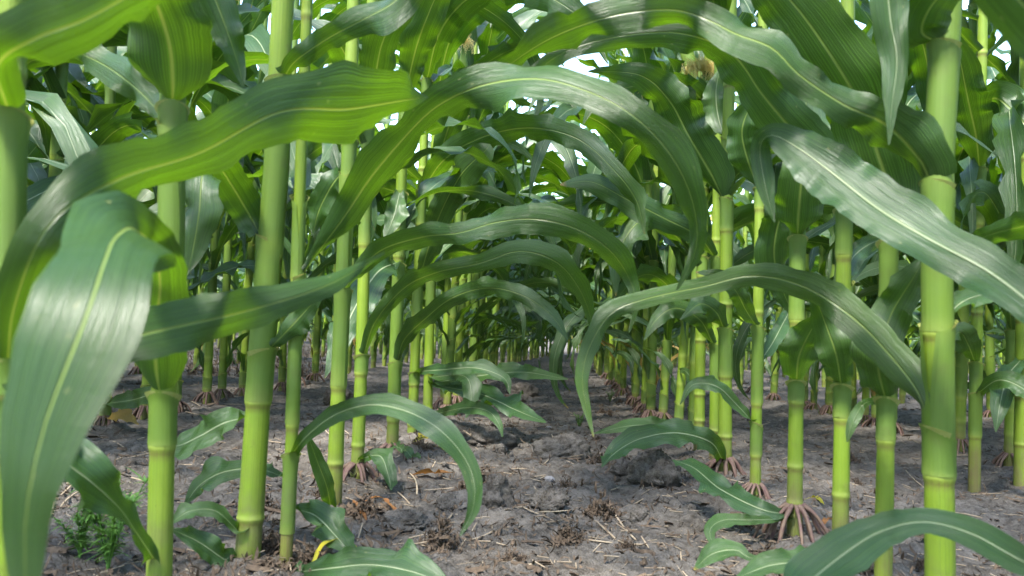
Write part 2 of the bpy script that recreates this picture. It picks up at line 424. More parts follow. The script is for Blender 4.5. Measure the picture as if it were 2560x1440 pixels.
class Stalk:
    """a bent stalk with swollen nodes; ctr(z) and rad(z) give its axis and radius"""
    def __init__(s, K, r0, nodes, top):
        s.K = np.array(sorted(K, key=lambda k: k[2]), float); s.r0, s.nodes, s.top = r0, sorted(nodes), top
    def ctr(s, z):
        z = np.asarray(z, float)
        K = s.K
        return np.stack([np.interp(z, K[:, 2], K[:, 0]), np.interp(z, K[:, 2], K[:, 1]), z], -1)
    def rad(s, z):
        z = np.asarray(z, float)
        return s.r0 * np.clip(1.06 - 0.42 * z / 2.2, 0.3, 2) * np.where(z > s.top - 0.25, np.clip((s.top - z) / 0.25, 0.2, 1), 1)
    def mesh(s, sides=18, step=0.03, seed=0, mi=0, md=None):
        r = np.random.default_rng(seed)
        zz = set(np.round(np.arange(-0.05, s.top, step), 4))
        offs = (-0.014, -0.009, -0.006, -0.003, -0.001, 0.001, 0.0035, 0.006, 0.010, 0.018) if step < 0.05 else (-0.01, 0, 0.01)
        for nz in s.nodes:
            for o in offs: zz.add(round(nz + o, 4))
        z = np.array(sorted(zz))
        rad = s.rad(z); ring = 0 * z; br = 0 * z
        for nz in s.nodes:
            d = z - nz
            k = np.exp(-(d / 0.0045) ** 2)
            rad = rad * (1 + 0.09 * k - 0.03 * np.exp(-((d + 0.010) / 0.006) ** 2) + 0.03 * np.exp(-((d - 0.02) / 0.02) ** 2))
            ring = np.maximum(ring, np.exp(-((d - 0.001) / 0.0035) ** 2))
            br = np.maximum(br, 0.75 * np.exp(-((d + 0.006) / 0.0035) ** 2))
        low = [q for q in s.nodes if q < 0.14]
        if low: br = np.maximum(br, np.clip((max(low) - z) / 0.04, 0, 1) * r.uniform(0.25, 0.9))
        else: br = np.maximum(br, np.clip((0.06 - z) / 0.05, 0, 1) * 0.7)
        th = np.linspace(0, 2 * np.pi, sides, endpoint=False)
        g = r.uniform(0, 6.28)
        gro = 1 - 0.05 * np.exp(-(np.angle(np.exp(1j * (th - g))) / 0.5) ** 2) + 0.010 * np.cos(7 * th + 2) + 0.006 * np.cos(4 * th + g)
        c = s.ctr(z)
        P = np.stack([c[:, None, 0] + rad[:, None] * gro[None] * np.cos(th)[None], c[:, None, 1] + rad[:, None] * gro[None] * np.sin(th)[None],
                      np.repeat(z[:, None], sides, 1)], -1)
        uv = np.stack(np.broadcast_arrays(th[None] / 6.2832, z[:, None] + seed * 0.37), -1)
        t = np.stack(np.broadcast_arrays(ring[:, None], br[:, None], np.full((1, 1), r.uniform())), -1)
        return (md or MD()).grid(P, uv, np.broadcast_to(t, P.shape), mi, wrap=True)
    def sheath(s, z0, z1, az, seed=0, m=20, nz=9, mi=0, md=None):
        r = np.random.default_rng(seed)
        th = np.linspace(-np.pi * 1.02, np.pi * 1.02, m)
        t = np.linspace(0, 1, nz)[:, None]
        slit = np.clip(t - 0.45, 0, 1) * 0.7
        ang = th[None] * (1 - slit * 0.42)
        up = np.cos(ang / 2) ** 2                     # highest under the blade
        z = z0 + 0.002 + (z1 - z0) * t - 0.016 * (1 - up) * t
        c = s.ctr(z)
        rr = s.rad(z) * (1.05 + 0.035 * t + 0.02 * (th[None] / np.pi) + 0.04 * np.exp(-((z - z0) / 0.008) ** 2)) + 0.0006
        rr = rr + 0.0025 * np.clip(t - 0.85, 0, 1) / 0.15 * np.cos(ang / 2)
        P = np.stack([c[..., 0] + rr * np.cos(ang + az), c[..., 1] + rr * np.sin(ang + az), z], -1)
        uv = np.stack(np.broadcast_arrays(th[None] / 6.2832, (z1 - z0) * t + seed * 0.13), -1)
        ring = np.broadcast_to(np.exp(-((t * (z1 - z0)) / 0.004) ** 2) * 0.7 + 0.35 * np.clip(t - 0.95, 0, 1) / 0.05, z.shape)
        tt = np.stack([ring, 0 * z, np.full_like(z, r.uniform())], -1)
        return (md or MD()).grid(P, uv, tt, mi)
    def collar(s, z1, az, m=13, mi=0, md=None):
        th = np.linspace(-1.75, 1.75, m)
        t = np.linspace(0, 1, 4)[:, None]
        c = s.ctr(np.full(1, z1))[0]; r0 = float(s.rad(z1))
        h = 0.007 * (0.15 + 0.85 * np.abs(th[None]) / 1.75)
        rr = r0 * 1.10 + 0.0022 * np.cos(th[None] / 1.3) + 0.004 * t * np.abs(th[None]) / 1.75
        z = z1 - 0.016 * (1 - np.cos(th[None] / 2) ** 2) + h * (t - 0.35)
        P = np.stack([c[0] + rr * np.cos(th[None] + az), c[1] + rr * np.sin(th[None] + az), np.broadcast_to(z, rr.shape)], -1)
        return (md or MD()).grid(P, np.zeros(2), np.zeros(3), mi)
    def base_point(s, z1, az):
        c = s.ctr(z1); r = float(s.rad(z1)) * 0.95
        return c + np.array([r * math.cos(az), r * math.sin(az), 0])

NODE_Z = [0.045, 0.085, 0.145, 0.23, 0.34, 0.47, 0.61, 0.76, 0.91, 1.06, 1.21, 1.36, 1.51, 1.66, 1.80]
def leaf_spec(i, k, r):
    """length, width, start angle, droop of the k-th leaf from the ground"""
    L = (0.32, 0.42, 0.52, 0.62, 0.72, 0.80, 0.86, 0.88, 0.86, 0.80, 0.72, 0.62, 0.5, 0.42, 0.36)[k]
    W = (0.030, 0.038, 0.048, 0.060, 0.072, 0.084, 0.092, 0.098, 0.100, 0.095, 0.088, 0.078, 0.066, 0.055, 0.045)[k]
    e0 = r.uniform(0.80, 1.25); dr = r.uniform(1.7, 2.7)
    if k < 2: e0, dr = r.uniform(-0.2, 0.5), r.uniform(0.5, 1.2)
    elif k < 4: e0, dr = r.uniform(0.5, 1.0), r.uniform(1.5, 2.4)
    elif k > 9: e0, dr, L = r.uniform(1.2, 1.42), r.uniform(0.6, 1.5), L * 0.85
    return L * r.uniform(0.88, 1.12), W * r.uniform(0.9, 1.1), e0, dr

def silk_ball(c, rr, nst, seed, md=None, mi=0, th=0.0007):
    r = np.random.default_rng(seed); md = md or MD()
    for _ in range(nst):
        d = norm(r.normal(size=3)); d[2] = abs(d[2]) * 0.6 + 0.2; d = norm(d)
        e = norm(r.normal(size=3)); t = np.linspace(0, 1, 8)[:, None]
        P = c + rr * (d * np.sin(t * 2.2) + e * 0.55 * t ** 1.5 * np.sin(3 * t + r.uniform(0, 6)) + np.array([0, 0, -0.9]) * t ** 2.2 * r.uniform(0.3, 1.2))
        tube(P, np.linspace(th, th * 0.5, 8), 3, (0, 0, 0), md, mi)
    return md
def ear_husk(base, ax, L, rr, seed, md=None, mi=0):
    r = np.random.default_rng(seed)
    t = np.linspace(0, 1, 14); th = np.linspace(0, 2 * np.pi, 18, endpoint=False)
    prof = rr * (0.45 + 0.55 * np.clip(np.sin(np.pi * np.clip(t * 1.05 + 0.12, 0, 1)), 0, 1) ** 0.7) * np.clip((1.06 - t) / 0.25, 0.25, 1)
    ax = norm(np.array(ax, float)); A = norm(np.cross(ax, [0.3, 0.9, 0.1])); B = np.cross(ax, A)
    rad = prof[:, None] * (1 + 0.06 * np.cos(5 * th[None] + 3 * t[:, None]) + 0.03 * np.cos(11 * th[None]))
    P = base + (t * L)[:, None, None] * ax + rad[..., None] * (np.cos(th)[None, :, None] * A + np.sin(th)[None, :, None] * B)
    uv = np.stack(np.broadcast_arrays(th[None] / 6.28, t[:, None] * L), -1)
    return (md or MD()).grid(P, uv, np.array([0.15, 0, 0.5]), mi, wrap=True)
def tassel_md(base, seed, md=None, mi=0, sides=4):
    r = np.random.default_rng(seed); md = md or MD()
    for k in range(8):
        a = r.uniform(0, 6.28); t = np.linspace(0, 1, 6)[:, None]; L = r.uniform(0.15, 0.26) if k else 0.3
        d = np.array([math.cos(a), math.sin(a), 0]) * (0.5 if k else 0.03)
        P = base + np.array([0, 0, 0.01 * k]) + L * (d * t + np.array([0, 0, 1]) * (t - (0.35 if k else 0) * t ** 2))
        tube(P, np.linspace(0.003, 0.0015, 6), sides, (0, 0, r.uniform(0, 0.6)), md, mi)
    return md
def root_ring(st, z, seed, n=15, spread=0.055):
    """brace roots: a list of tapering tubes from the lowest node out into the soil"""
    r = np.random.default_rng(seed); out = []
    c = st.ctr(z); r0 = float(st.rad(z))
    for k in range(n):
        a = 6.2832 * k / n + r.uniform(-0.12, 0.12); sp = spread * r.uniform(0.65, 1.15)
        d = np.array([math.cos(a), math.sin(a), 0]); t = np.linspace(0, 1, 9)[:, None]
        lat = np.array([-d[1], d[0], 0]) * r.uniform(-0.018, 0.018)
        P = c + d * (r0 * 0.75 + sp * (1.15 * t - 0.15 * t ** 2)) + lat * t + np.array([0, 0, 1]) * (0.004 * np.sin(3 * t) - (z + 0.02) * t ** 1.25 + 0.006 * np.sin(9 * t + a) * t)
        out.append(tube(P, np.linspace(r0 * 0.31, r0 * 0.19, 9) * r.uniform(0.7, 1.25) * (1 + 0.12 * np.sin(np.arange(9) * 2.1 + a)), 7, (0, 0, r.uniform(0, 0.7))))
    return out

MATS = [M['stalk'], M['leaf'], M['sheath'], M['collar'], M['silk'], M['tassel'], M['root']]

# ------------------------------------------------------------------ hero plants, seen close
class Hero:
    def __init__(s, name_label, pts, d, wpx, nodes_px, seed, cat='corn plant', roots=None, dtop=0.0, stop=2.05, free=None):
        """pts: points of the stalk's middle in the photo (x, y); d: distance along the rows; nodes_px: heights of the nodes in the photo"""
        s.d, s.seed = d, seed
        K = [at(x, y, d) for x, y in pts]
        K = sorted(K, key=lambda k: k[2])
        sl = (K[1] - K[0]) / (K[1][2] - K[0][2])
        lo = K[0] + sl * (-0.06 - K[0][2])
        sh = (K[-1] - K[-2]) / (K[-1][2] - K[-2][2])
        hi = K[-1] + sh * (stop - K[-1][2]) * 0.6; hi[2] = stop
        K = [lo] + K + [hi]
        for k in K: k[1] += dtop * k[2]
        xs_ = pts[0][0]
        nz = [at(xs_, y, d)[2] for y in nodes_px]
        z = max(nz) if nz else 0.2
        while z < stop - 0.25: z += 0.15; nz.append(z)
        s.st = Stalk(K, 0.41 * wpx * d / FP, nz, stop)
        b = s.st.ctr(0.0); s.base = np.array([b[0], b[1], float(gz(b[0], b[1]))])
        s.root = tag(empty('corn_plant', s.base), name_label, cat, 'corn plants of the two rows beside the aisle')
        s.part('stalk', s.st.mesh(20, 0.025, seed), [M['stalk']])
        s.k = 0; s.zs = []
        if roots:
            for t in root_ring(s.st, roots[0], seed, roots[1], roots[2]): s.part('brace_root', t, [M['root']])
    def part(s, name, md, mats, parent=None):
        o = link(name, md.mesh(name, mats), parent or s.root)
        V = None
        if parent is None:
            me = o.data; me.transform(Matrix.Translation(-Vector(s.base)))
        else:
            o.data.transform(Matrix.Translation(-Vector(s.base)))
        return o
    def finish(s, md, z1, az, sheath=True):
        lf = s.part('leaf', md, [M['leaf']])
        if sheath:
            below = [q for q in s.st.nodes if q < z1 - 0.03]
            z0 = max(below) if below else max(0.01, z1 - 0.10)
            s.part('sheath', s.st.sheath(z0, z1, az, s.seed + s.k), [M['sheath']], lf)
            s.part('collar', s.st.collar(z1, az), [M['collar']], lf)
        s.k += 1; s.zs.append(z1)
        return lf
    def leaf(s, pts, phi=None, attach=True, yellow=0.0, ruf=0.10, n=46, wave=0.11, sheath=None, kap1=0.30, jit=1.0):
        """pts: (x, y, d, apparent width px[, phi]) from the collar to the tip; phi > 0 shows the upper side"""
        s.k += 1
        K = []
        for q in pts:
            x, y, d, w = q[:4]
            ph = q[4] if len(q) > 4 else (phi if phi is not None else (-32 if y < 760 else 28))
            p = at(x, y, d)
            K.append([*p, w * d / FP, R(ph)])
        K = np.array(K)
        az = 0.0; z1 = K[0][2]
        if attach:
            c = s.st.ctr(z1); dv = K[1][:3] - c; az = math.atan2(dv[1], dv[0])
            K[0][:3] = s.st.base_point(z1, az)
        D, L = spline(K, n)
        P, W, ph = D[:, :3], np.maximum(D[:, 3], 0.0015), D[:, 4]
        sj = np.linspace(0, 1, n); rj = np.random.default_rng(s.seed * 13 + s.k)
        ph = ph + jit * np.clip(sj / 0.15, 0, 1) * (0.32 * np.sin(2 * np.pi * (2.2 * sj + rj.uniform())) + 0.16 * np.sin(2 * np.pi * (4.7 * sj + rj.uniform())))
        g = gz(P[:, 0], P[:, 1]) + 0.004
        P[:, 2] = np.where((P[:, 2] < g) & (np.arange(n) > 3), g, P[:, 2])
        T = norm(np.gradient(P, axis=0)); V = norm(P - CAM)
        ni = norm(np.cross(T, V)); vp = norm(V - (V * T).sum(1, keepdims=True) * T)
        for i in range(1, n):
            if (ni[i] * ni[i - 1]).sum() < 0 and abs((T[i] * V[i]).sum()) > 0.85: ni[i] = -ni[i]
        sg = 1.0 if pts[-1][0] >= pts[0][0] else -1.0
        S = np.cos(ph)[:, None] * ni + sg * np.sin(ph)[:, None] * vp
        W = W / np.maximum(np.cos(ph), 0.35)
        if attach:
            dh = norm(np.array([math.cos(az), math.sin(az), 0])); s0 = np.array([-dh[1], dh[0], 0])
            j = n // 6
            if (s0 * S[j]).sum() < 0: s0 = -s0
            f = np.clip(np.linspace(0, 1, n) / 0.12, 0, 1)[:, None]; f = f * f * (3 - 2 * f)
            S = norm(s0 * (1 - f) + S * f)
            W[:6] = np.maximum(W[:6], 2.2 * float(s.st.rad(z1)) * np.linspace(1, 0, 6))
        for _ in range(3): S[1:-1] = norm(S[:-2] + 2 * S[1:-1] + S[2:])
        md = blade(P, S, W, None, s.seed * 31 + s.k, kap0=1.35 if attach else 0.4, kap1=kap1, ruf=ruf, m=13, yellow=yellow, wave=wave)
        return s.finish(md, z1, az, attach if sheath is None else sheath)
    def fill(s, n):
        """smaller leaves of side shoots that crowd the stalk at mid height"""
        r = np.random.default_rng(s.seed + 500)
        for i in range(n):
            z = r.uniform(0.38, 1.05); az = r.choice([0.0, math.pi]) + r.uniform(-1.1, 1.1)
            s.finish(auto_blade(s.st.base_point(z, az), az, r.uniform(0.35, 0.62), r.uniform(0.035, 0.065), r.uniform(0.5, 1.25), r.uniform(1.7, 3.0), s.seed * 91 + i, 24, 7), z, az, False)
    def upper(s, zfrom, zto=9, az0=None, droop=None, skip=()):
        """leaves of the upper part of the plant, mostly above the picture"""
        r = np.random.default_rng(s.seed + 900)
        az = r.choice([0.0, math.pi]) + r.uniform(-0.6, 0.6) if az0 is None else az0
        for i, nz in enumerate(s.st.nodes):
            az += math.pi + r.uniform(-0.35, 0.35)
            z1 = nz + 0.13
            if z1 < zfrom or z1 > min(zto, s.st.top - 0.12): continue
            k = int(np.clip(np.searchsorted(NODE_Z, nz), 0, 14))
            if k >= 12 and r.uniform() < 0.4: continue
            L, W, e0, dr = leaf_spec(0, k, r)
            if droop: dr = droop * r.uniform(0.85, 1.15)
            md = auto_blade(s.st.base_point(z1, az), az, L, W, max(e0, 0.9), dr, s.seed * 77 + i, 30, 9)
            s.finish(md, z1, az); s.k += 1
            if z1 > max(zfrom, 1.25) and r.uniform() < 0.55:  # extra leaf high up, added to shade the leaves below
                a2 = az + r.uniform(1.2, 2.2)
                s.finish(auto_blade(s.st.base_point(z1 - 0.02, a2), a2, L * 0.9, W, max(e0, 0.9), dr, s.seed * 77 + i + 40, 24, 7), z1 - 0.02, a2, False)
        s.part('tassel', tassel_md(s.st.ctr(s.st.top - 0.03), s.seed), [M['tassel']])

H = {}
# left row
p = H['S1'] = Hero('corn plant at the left edge whose long arching leaf crosses to the middle', [(12, 1440), (18, 800), (28, 0)], 0.50, 88, [1500, 1130, 760], 1)
p.leaf([(15, 900, .5, 60), (38, 760, .47, 95), (125, 560, .46, 115), (300, 447, .5, 150), (500, 382, .55, 122), (700, 280, .60, 165), (860, 274, .66, 190), (945, 262, .70, 150), (1005, 252, .72, 92), (1042, 246, .74, 38, -10), (1070, 242, .75, 3, 0)], phi=-30, ruf=.05, kap1=.25)
p.leaf([(30, 985, .5, 60), (150, 925, .47, 105), (320, 848, .49, 128), (450, 815, .52, 135), (600, 782, .56, 108), (750, 738, .60, 74), (850, 698, .64, 45), (962, 632, .70, 4)], phi=-12, ruf=.05)
p.leaf([(-20, 260, .48, 90), (-5, 165, .45, 150), (90, 95, .43, 170), (220, 45, .43, 160), (400, -60, .45, 120), (600, -200, .5, 8)], phi=-30, ruf=.04)
p.upper(0.85)

p = H['S2'] = Hero('thick corn stalk with a bent over grey leaf hanging close at the left', [(398, 1440), (408, 1000), (428, 600), (432, 250), (436, 0)], 0.735, 72, [1115, 690], 2)
p.leaf([(400, 978, .73, 75), (390, 920, .71, 150), (388, 820, .67, 150), (400, 715, .60, 130), (385, 625, .53, 120, 0), (335, 572, .43, 150, 55), (290, 592, .37, 205, 35), (262, 650, .34, 232, 10), (215, 790, .32, 272, 5), (160, 930, .31, 262, 5), (112, 1060, .305, 200, 5), (78, 1200, .30, 146, 5), (62, 1320, .30, 108, 5), (64, 1480, .30, 60, 5), (66, 1600, .30, 4, 5)], phi=-10, ruf=.03, wave=.12, jit=0.0)
p.leaf([(430, 262, .735, 60), (432, 205, .71, 175), (425, 120, .69, 205), (395, 20, .66, 190), (330, -110, .60, 150), (200, -190, .54, 90), (80, -120, .5, 6)], phi=-10, ruf=.05)
p.leaf([(404, 300, .74, 22), (345, 225, .77, 75), (265, 165, .80, 85), (185, 128, .82, 50), (130, 112, .83, 4)], phi=-20)
p.leaf([(440, -120, .73, 50), (480, -110, .77, 90), (530, -20, .79, 100), (572, 90, .80, 78), (598, 170, .81, 36), (608, 220, .81, 3)], phi=15)
p.leaf([(380, 1400, .72, 30), (340, 1330, .69, 40), (298, 1270, .66, 50), (240, 1215, .63, 118), (175, 1165, .61, 112), (110, 1120, .6, 5)], phi=40, sheath=False, ruf=.05)
p.upper(0.95)

p = H['S3'] = Hero('stout leaning corn stalk with a brown foot, left of the aisle', [(615, 1440), (628, 1290), (650, 1000), (676, 700), (700, 430), (716, 100), (722, 0)], 0.99, 72, [1292, 1002, 640, 240], 3, dtop=-0.03)
p.leaf([(655, 592, 1.0, 50), (622, 535, .98, 85), (580, 465, .95, 95), (545, 418, .91, 80), (508, 432, .88, 80, 20), (498, 530, .86, 88, 20), (482, 625, .86, 60, 10), (466, 690, .86, 4)], phi=-15, ruf=.06)
p.leaf([(694, 195, .97, 25), (742, 150, .94, 55), (822, 95, .91, 62, -20), (905, 50, .88, 75, 25), (985, 5, .86, 85, 30), (1060, -70, .85, 70), (1120, -160, .85, 5)], phi=-20)
p.leaf([(692, 872, .98, 15), (715, 830, .96, 45), (752, 790, .95, 62), (790, 748, .94, 30), (806, 722, .94, 3)], phi=20, n=26)
p.leaf([(622, 1045, .98, 18), (560, 1058, 1.0, 60), (500, 1090, 1.01, 85), (440, 1115, 1.02, 55), (395, 1100, 1.02, 4)], phi=35, sheath=False)
p.leaf([(600, 1335, .97, 18), (540, 1278, .95, 32), (475, 1278, .93, 38), (425, 1310, .92, 4)], phi=30, sheath=False, n=26)
p.leaf([(585, 1440, .95, 35), (545, 1388, .95, 52), (492, 1352, .93, 62), (425, 1322, .9, 4)], phi=30, sheath=False, n=26)
p.upper(1.05)

p = H['S4'] = Hero('slender corn stalk sending a low green leaf over the soil', [(713, 1430), (728, 1130), (738, 850), (752, 400), (768, 0)], 0.98, 37, [1190, 1062, 700, 330], 4)
p.leaf([(748, 688, 1.0, 20), (795, 632, .98, 36), (862, 540, .95, 78), (930, 440, .92, 98), (1010, 345, .88, 85), (1090, 268, .84, 75), (1200, 215, .80, 110, 10), (1340, 197, .77, 98, 25), (1460, 225, .75, 88, 20), (1570, 280, .73, 88, -5), (1660, 365, .73, 92, -20), (1716, 460, .74, 72, -10), (1742, 560, .76, 52), (1735, 640, .78, 34), (1692, 725, .8, 4)], phi=-25, ruf=.08, n=60, wave=.13)
p.leaf([(728, 1132, .97, 18), (772, 1085, .93, 34), (842, 1035, .88, 46), (930, 1012, .84, 52), (1022, 1030, .82, 58), (1100, 1075, .8, 60), (1160, 1142, .8, 50), (1186, 1210, .8, 42), (1180, 1280, .8, 28), (1150, 1340, .8, 3)], phi=20, ruf=.05)
p.leaf([(760, 490, 1.0, 30), (752, 440, 1.02, 55), (735, 390, 1.05, 50), (722, 340, 1.08, 5)], phi=-10, n=24)
p.leaf([(705, 1188, 1.0, 12), (640, 1172, 1.06, 36), (560, 1180, 1.1, 52), (500, 1212, 1.12, 45), (462, 1262, 1.12, 4)], phi=30, sheath=False)
p.leaf([(760, 1265, 1.0, 12), (790, 1290, 1.02, 62), (835, 1335, 1.02, 66), (885, 1392, 1.0, 4)], phi=40, sheath=False, n=26)
p.leaf([(725, 1450, .95, 20), (830, 1420, .9, 60), (930, 1412, .88, 84), (1040, 1432, .86, 74), (1150, 1480, .85, 4)], phi=35, sheath=False)
p.upper(1.1)

p = H['S5'] = Hero('corn stalk with ringed joints beside a broken pale leaf base', [(834, 1290), (845, 1000), (858, 700), (874, 350), (884, 0)], 1.275, 44, [1157, 966, 442, 180], 5)
p.leaf([(855, 722, 1.26, 24), (900, 672, 1.2, 42), (960, 622, 1.15, 58), (1060, 592, 1.1, 56), (1150, 582, 1.05, 56, 25), (1240, 556, 1.03, 66, 10), (1340, 548, 1.0, 78), (1440, 572, 1.0, 80), (1520, 622, 1.0, 62), (1570, 690, 1.02, 36), (1590, 760, 1.02, 20), (1572, 832, 1.03, 3)], phi=-22, ruf=.08, n=54)
p.leaf([(845, 1292, 1.26, 25), (818, 1220, 1.22, 40), (792, 1150, 1.2, 34), (772, 1095, 1.18, 12), (765, 1080, 1.18, 4)], phi=10, sheath=False, n=24, yellow=0.08)
p.leaf([(880, 350, 1.27, 30), (900, 290, 1.25, 80), (935, 200, 1.2, 90), (955, 110, 1.15, 90), (1000, 20, 1.1, 80), (1080, -60, 1.05, 5)], phi=-15)
p.leaf([(868, 430, 1.28, 30), (835, 455, 1.3, 60, 20), (800, 520, 1.32, 60, 20), (780, 590, 1.33, 4)], phi=10, n=28)
p.upper(1.15)

p = H['S6'] = Hero('corn stalk on purple brace roots beside dry orange leaf scraps', [(892, 1200), (904, 900), (914, 500), (928, 60)], 1.50, 37, [1185, 1112, 932, 610, 250], 6, roots=(0.035, 15, 0.045))
p.leaf([(903, 886, 1.49, 24), (938, 805, 1.45, 36), (1008, 722, 1.4, 46), (1090, 682, 1.35, 46), (1200, 658, 1.3, 48), (1300, 628, 1.28, 62), (1390, 655, 1.28, 64), (1448, 722, 1.3, 48), (1478, 800, 1.33, 20), (1478, 860, 1.33, 3)], phi=-20, ruf=.07, n=50)
p.leaf([(920, 300, 1.5, 30), (900, 230, 1.48, 70), (870, 150, 1.4, 80), (830, 90, 1.35, 60), (790, 100, 1.3, 5)], phi=-15)
p.leaf([(925, 1150, 1.48, 12), (950, 1140, 1.45, 40), (970, 1185, 1.42, 44), (978, 1225, 1.4, 3)], phi=30, sheath=False, n=24)
p.upper(1.2)

p = H['S7'] = Hero('corn stalk with pale roots and split leaf bases at its foot', [(980, 1135), (992, 800), (1002, 500), (1014, 150)], 1.80, 35, [1125, 1050, 915, 640, 330], 7, roots=(0.03, 13, 0.04))
p.leaf([(988, 655, 1.78, 22), (945, 680, 1.66, 70, 20), (895, 755, 1.56, 88, 20), (850, 850, 1.5, 56, 20), (812, 945, 1.46, 3)], phi=15)
p.leaf([(1000, 905, 1.8, 18), (1010, 850, 1.76, 40), (1060, 800, 1.7, 44), (1130, 745, 1.62, 46), (1220, 720, 1.55, 46), (1310, 740, 1.5, 44), (1380, 790, 1.48, 36), (1420, 850, 1.47, 3)], phi=-12)
p.leaf([(1006, 480, 1.8, 22), (985, 540, 1.74, 50), (960, 600, 1.7, 5)], phi=-15, n=24)
p.leaf([(1012, 250, 1.8, 30), (1035, 140, 1.72, 75), (1065, 50, 1.65, 85), (1110, -40, 1.6, 70), (1200, -120, 1.55, 5)], phi=-10)
p.leaf([(985, 1110, 1.78, 14), (1010, 1140, 1.74, 20), (1040, 1190, 1.7, 14), (1050, 1200, 1.7, 4)], phi=30, sheath=False, n=20, yellow=.1)
p.upper(1.2)

p = H['S8'] = Hero('thin corn stalk between two arching leaves, eighth along the left row', [(1030, 1100), (1045, 700), (1062, 300)], 2.13, 30, [1060, 960, 790, 560], 8)
p.leaf([(1045, 700, 2.1, 20), (1090, 560, 1.98, 60), (1150, 440, 1.9, 80), (1210, 380, 1.85, 60), (1225, 360, 1.85, 3)], phi=20)
p.leaf([(1055, 470, 2.1, 20), (1110, 400, 2.0, 60), (1200, 345, 1.9, 70), (1320, 320, 1.82, 66), (1440, 345, 1.75, 60), (1530, 420, 1.7, 50), (1590, 500, 1.7, 40), (1612, 585, 1.7, 3)], phi=-20, n=50)
p.leaf([(1038, 930, 2.1, 14), (1100, 925, 2.0, 28), (1190, 920, 1.92, 32), (1260, 945, 1.9, 26), (1275, 985, 1.9, 3)], phi=20)
p.upper(1.25)

p.leaf([(1066, 190, 2.1, 30), (1100, 80, 1.95, 80), (1180, -10, 1.8, 90), (1300, -30, 1.7, 85), (1420, 20, 1.62, 70), (1500, 110, 1.58, 3)], phi=-20, n=40)
p = H['S9'] = Hero('corn stalk behind the thin one whose low leaves lie across the aisle', [(1068, 1060), (1080, 600), (1092, 200)], 2.45, 28, [1020, 930, 790, 560], 9)
p.leaf([(1090, 960, 2.42, 20), (1180, 942, 2.3, 32), (1300, 930, 2.2, 40), (1420, 948, 2.1, 3)], phi=25, sheath=False)
p.leaf([(1105, 965, 2.4, 16), (1200, 985, 2.25, 45), (1290, 1025, 2.08, 45), (1365, 1056, 2.0, 3)], phi=40, sheath=False)
p.leaf([(1100, 1065, 2.2, 14), (1160, 1020, 2.05, 32), (1220, 1028, 1.97, 30), (1248, 1062, 1.93, 18), (1256, 1092, 1.9, 3)], phi=20, sheath=False)
p.leaf([(1120, 950, 2.35, 14), (1160, 940, 2.25, 34), (1178, 990, 2.2, 44), (1165, 1045, 2.15, 3)], phi=10, sheath=False, n=26)
p.leaf([(1085, 700, 2.4, 16), (1160, 610, 2.3, 46), (1240, 560, 2.2, 46), (1350, 520, 2.1, 3)], phi=-20)
p.upper(1.3)

# right row
p.leaf([(1092, 230, 2.42, 30), (1130, 90, 2.3, 70), (1220, 0, 2.2, 80), (1340, -20, 2.1, 70), (1450, 40, 2.0, 50), (1520, 160, 1.95, 3)], phi=-15, n=40)
p.leaf([(1090, 420, 2.4, 30), (1140, 270, 2.3, 80), (1210, 190, 2.2, 80), (1310, 170, 2.1, 66), (1400, 220, 2.0, 40), (1450, 300, 1.95, 3)], phi=-15, n=40)
p = H['R0'] = Hero('corn plant just outside the right edge whose wide glossy leaf reaches in', [(2700, 1440), (2705, 800), (2712, 0)], 0.62, 95, [1100, 700], 20)
p.leaf([(2690, 880, .62, 60), (2640, 820, .62, 80), (2560, 745, .64, 105), (2460, 672, .67, 120), (2330, 602, .70, 118), (2200, 525, .73, 135), (2090, 440, .76, 140), (1995, 370, .79, 100), (1930, 338, .80, 55, 10), (1900, 368, .82, 46, -30), (1912, 460, .82, 48, -20), (1936, 555, .82, 3)], phi=15, ruf=.07, n=56, wave=.10)
p.leaf([(2660, 1470, .60, 40), (2550, 1400, .6, 70), (2430, 1335, .6, 72), (2310, 1305, .6, 56), (2200, 1330, .58, 84), (2100, 1392, .56, 110), (2000, 1475, .54, 70), (1940, 1530, .53, 4)], phi=25, ruf=.05, sheath=False)
p.leaf([(2740, 250, .5, 60), (2680, 160, .43, 150), (2600, 60, .42, 170), (2490, -60, .42, 160), (2360, -180, .42, 90), (2250, -260, .42, 5)], phi=-25, ruf=.03)
p.leaf([(2690, 640, .62, 40), (2630, 560, .7, 55), (2540, 570, .8, 60), (2440, 600, .9, 40), (2380, 640, .95, 4)], phi=-10)
p.upper(0.9)

p = H['R1'] = Hero('thickest corn stalk at the right with pale collars and two big leaf bases', [(2350, 1440), (2346, 1000), (2342, 700), (2346, 400), (2368, 0)], 0.80, 80, [1192, 835, 480, 160], 21)
p.leaf([(2330, 1064, .80, 60), (2300, 990, .80, 78), (2232, 896, .82, 88), (2130, 792, .85, 88), (2005, 715, .88, 72), (1880, 690, .90, 60), (1760, 716, .92, 48), (1620, 746, .94, 44), (1530, 782, .94, 50), (1476, 862, .93, 44), (1456, 942, .92, 34), (1465, 1012, .92, 22), (1484, 1092, .92, 3)], phi=-15, ruf=.06, n=54)
p.leaf([(2336, 455, .80, 110), (2300, 400, .79, 130), (2215, 312, .78, 120), (2110, 262, .77, 90, -10), (2000, 188, .76, 70, 30), (1930, 120, .76, 105, 48), (1840, 85, .765, 100, 45), (1770, 50, .775, 80, 0), (1680, 25, .79, 90), (1540, 38, .8, 95), (1400, 85, .82, 80), (1290, 150, .84, 56), (1190, 235, .86, 4)], phi=-28, ruf=.12, n=60, wave=.10)
p.leaf([(2335, 108, .80, 90), (2305, 78, .79, 110), (2325, 20, .77, 110), (2390, -50, .75, 90), (2470, -130, .73, 60), (2530, -170, .72, 4)], phi=-5, n=30)
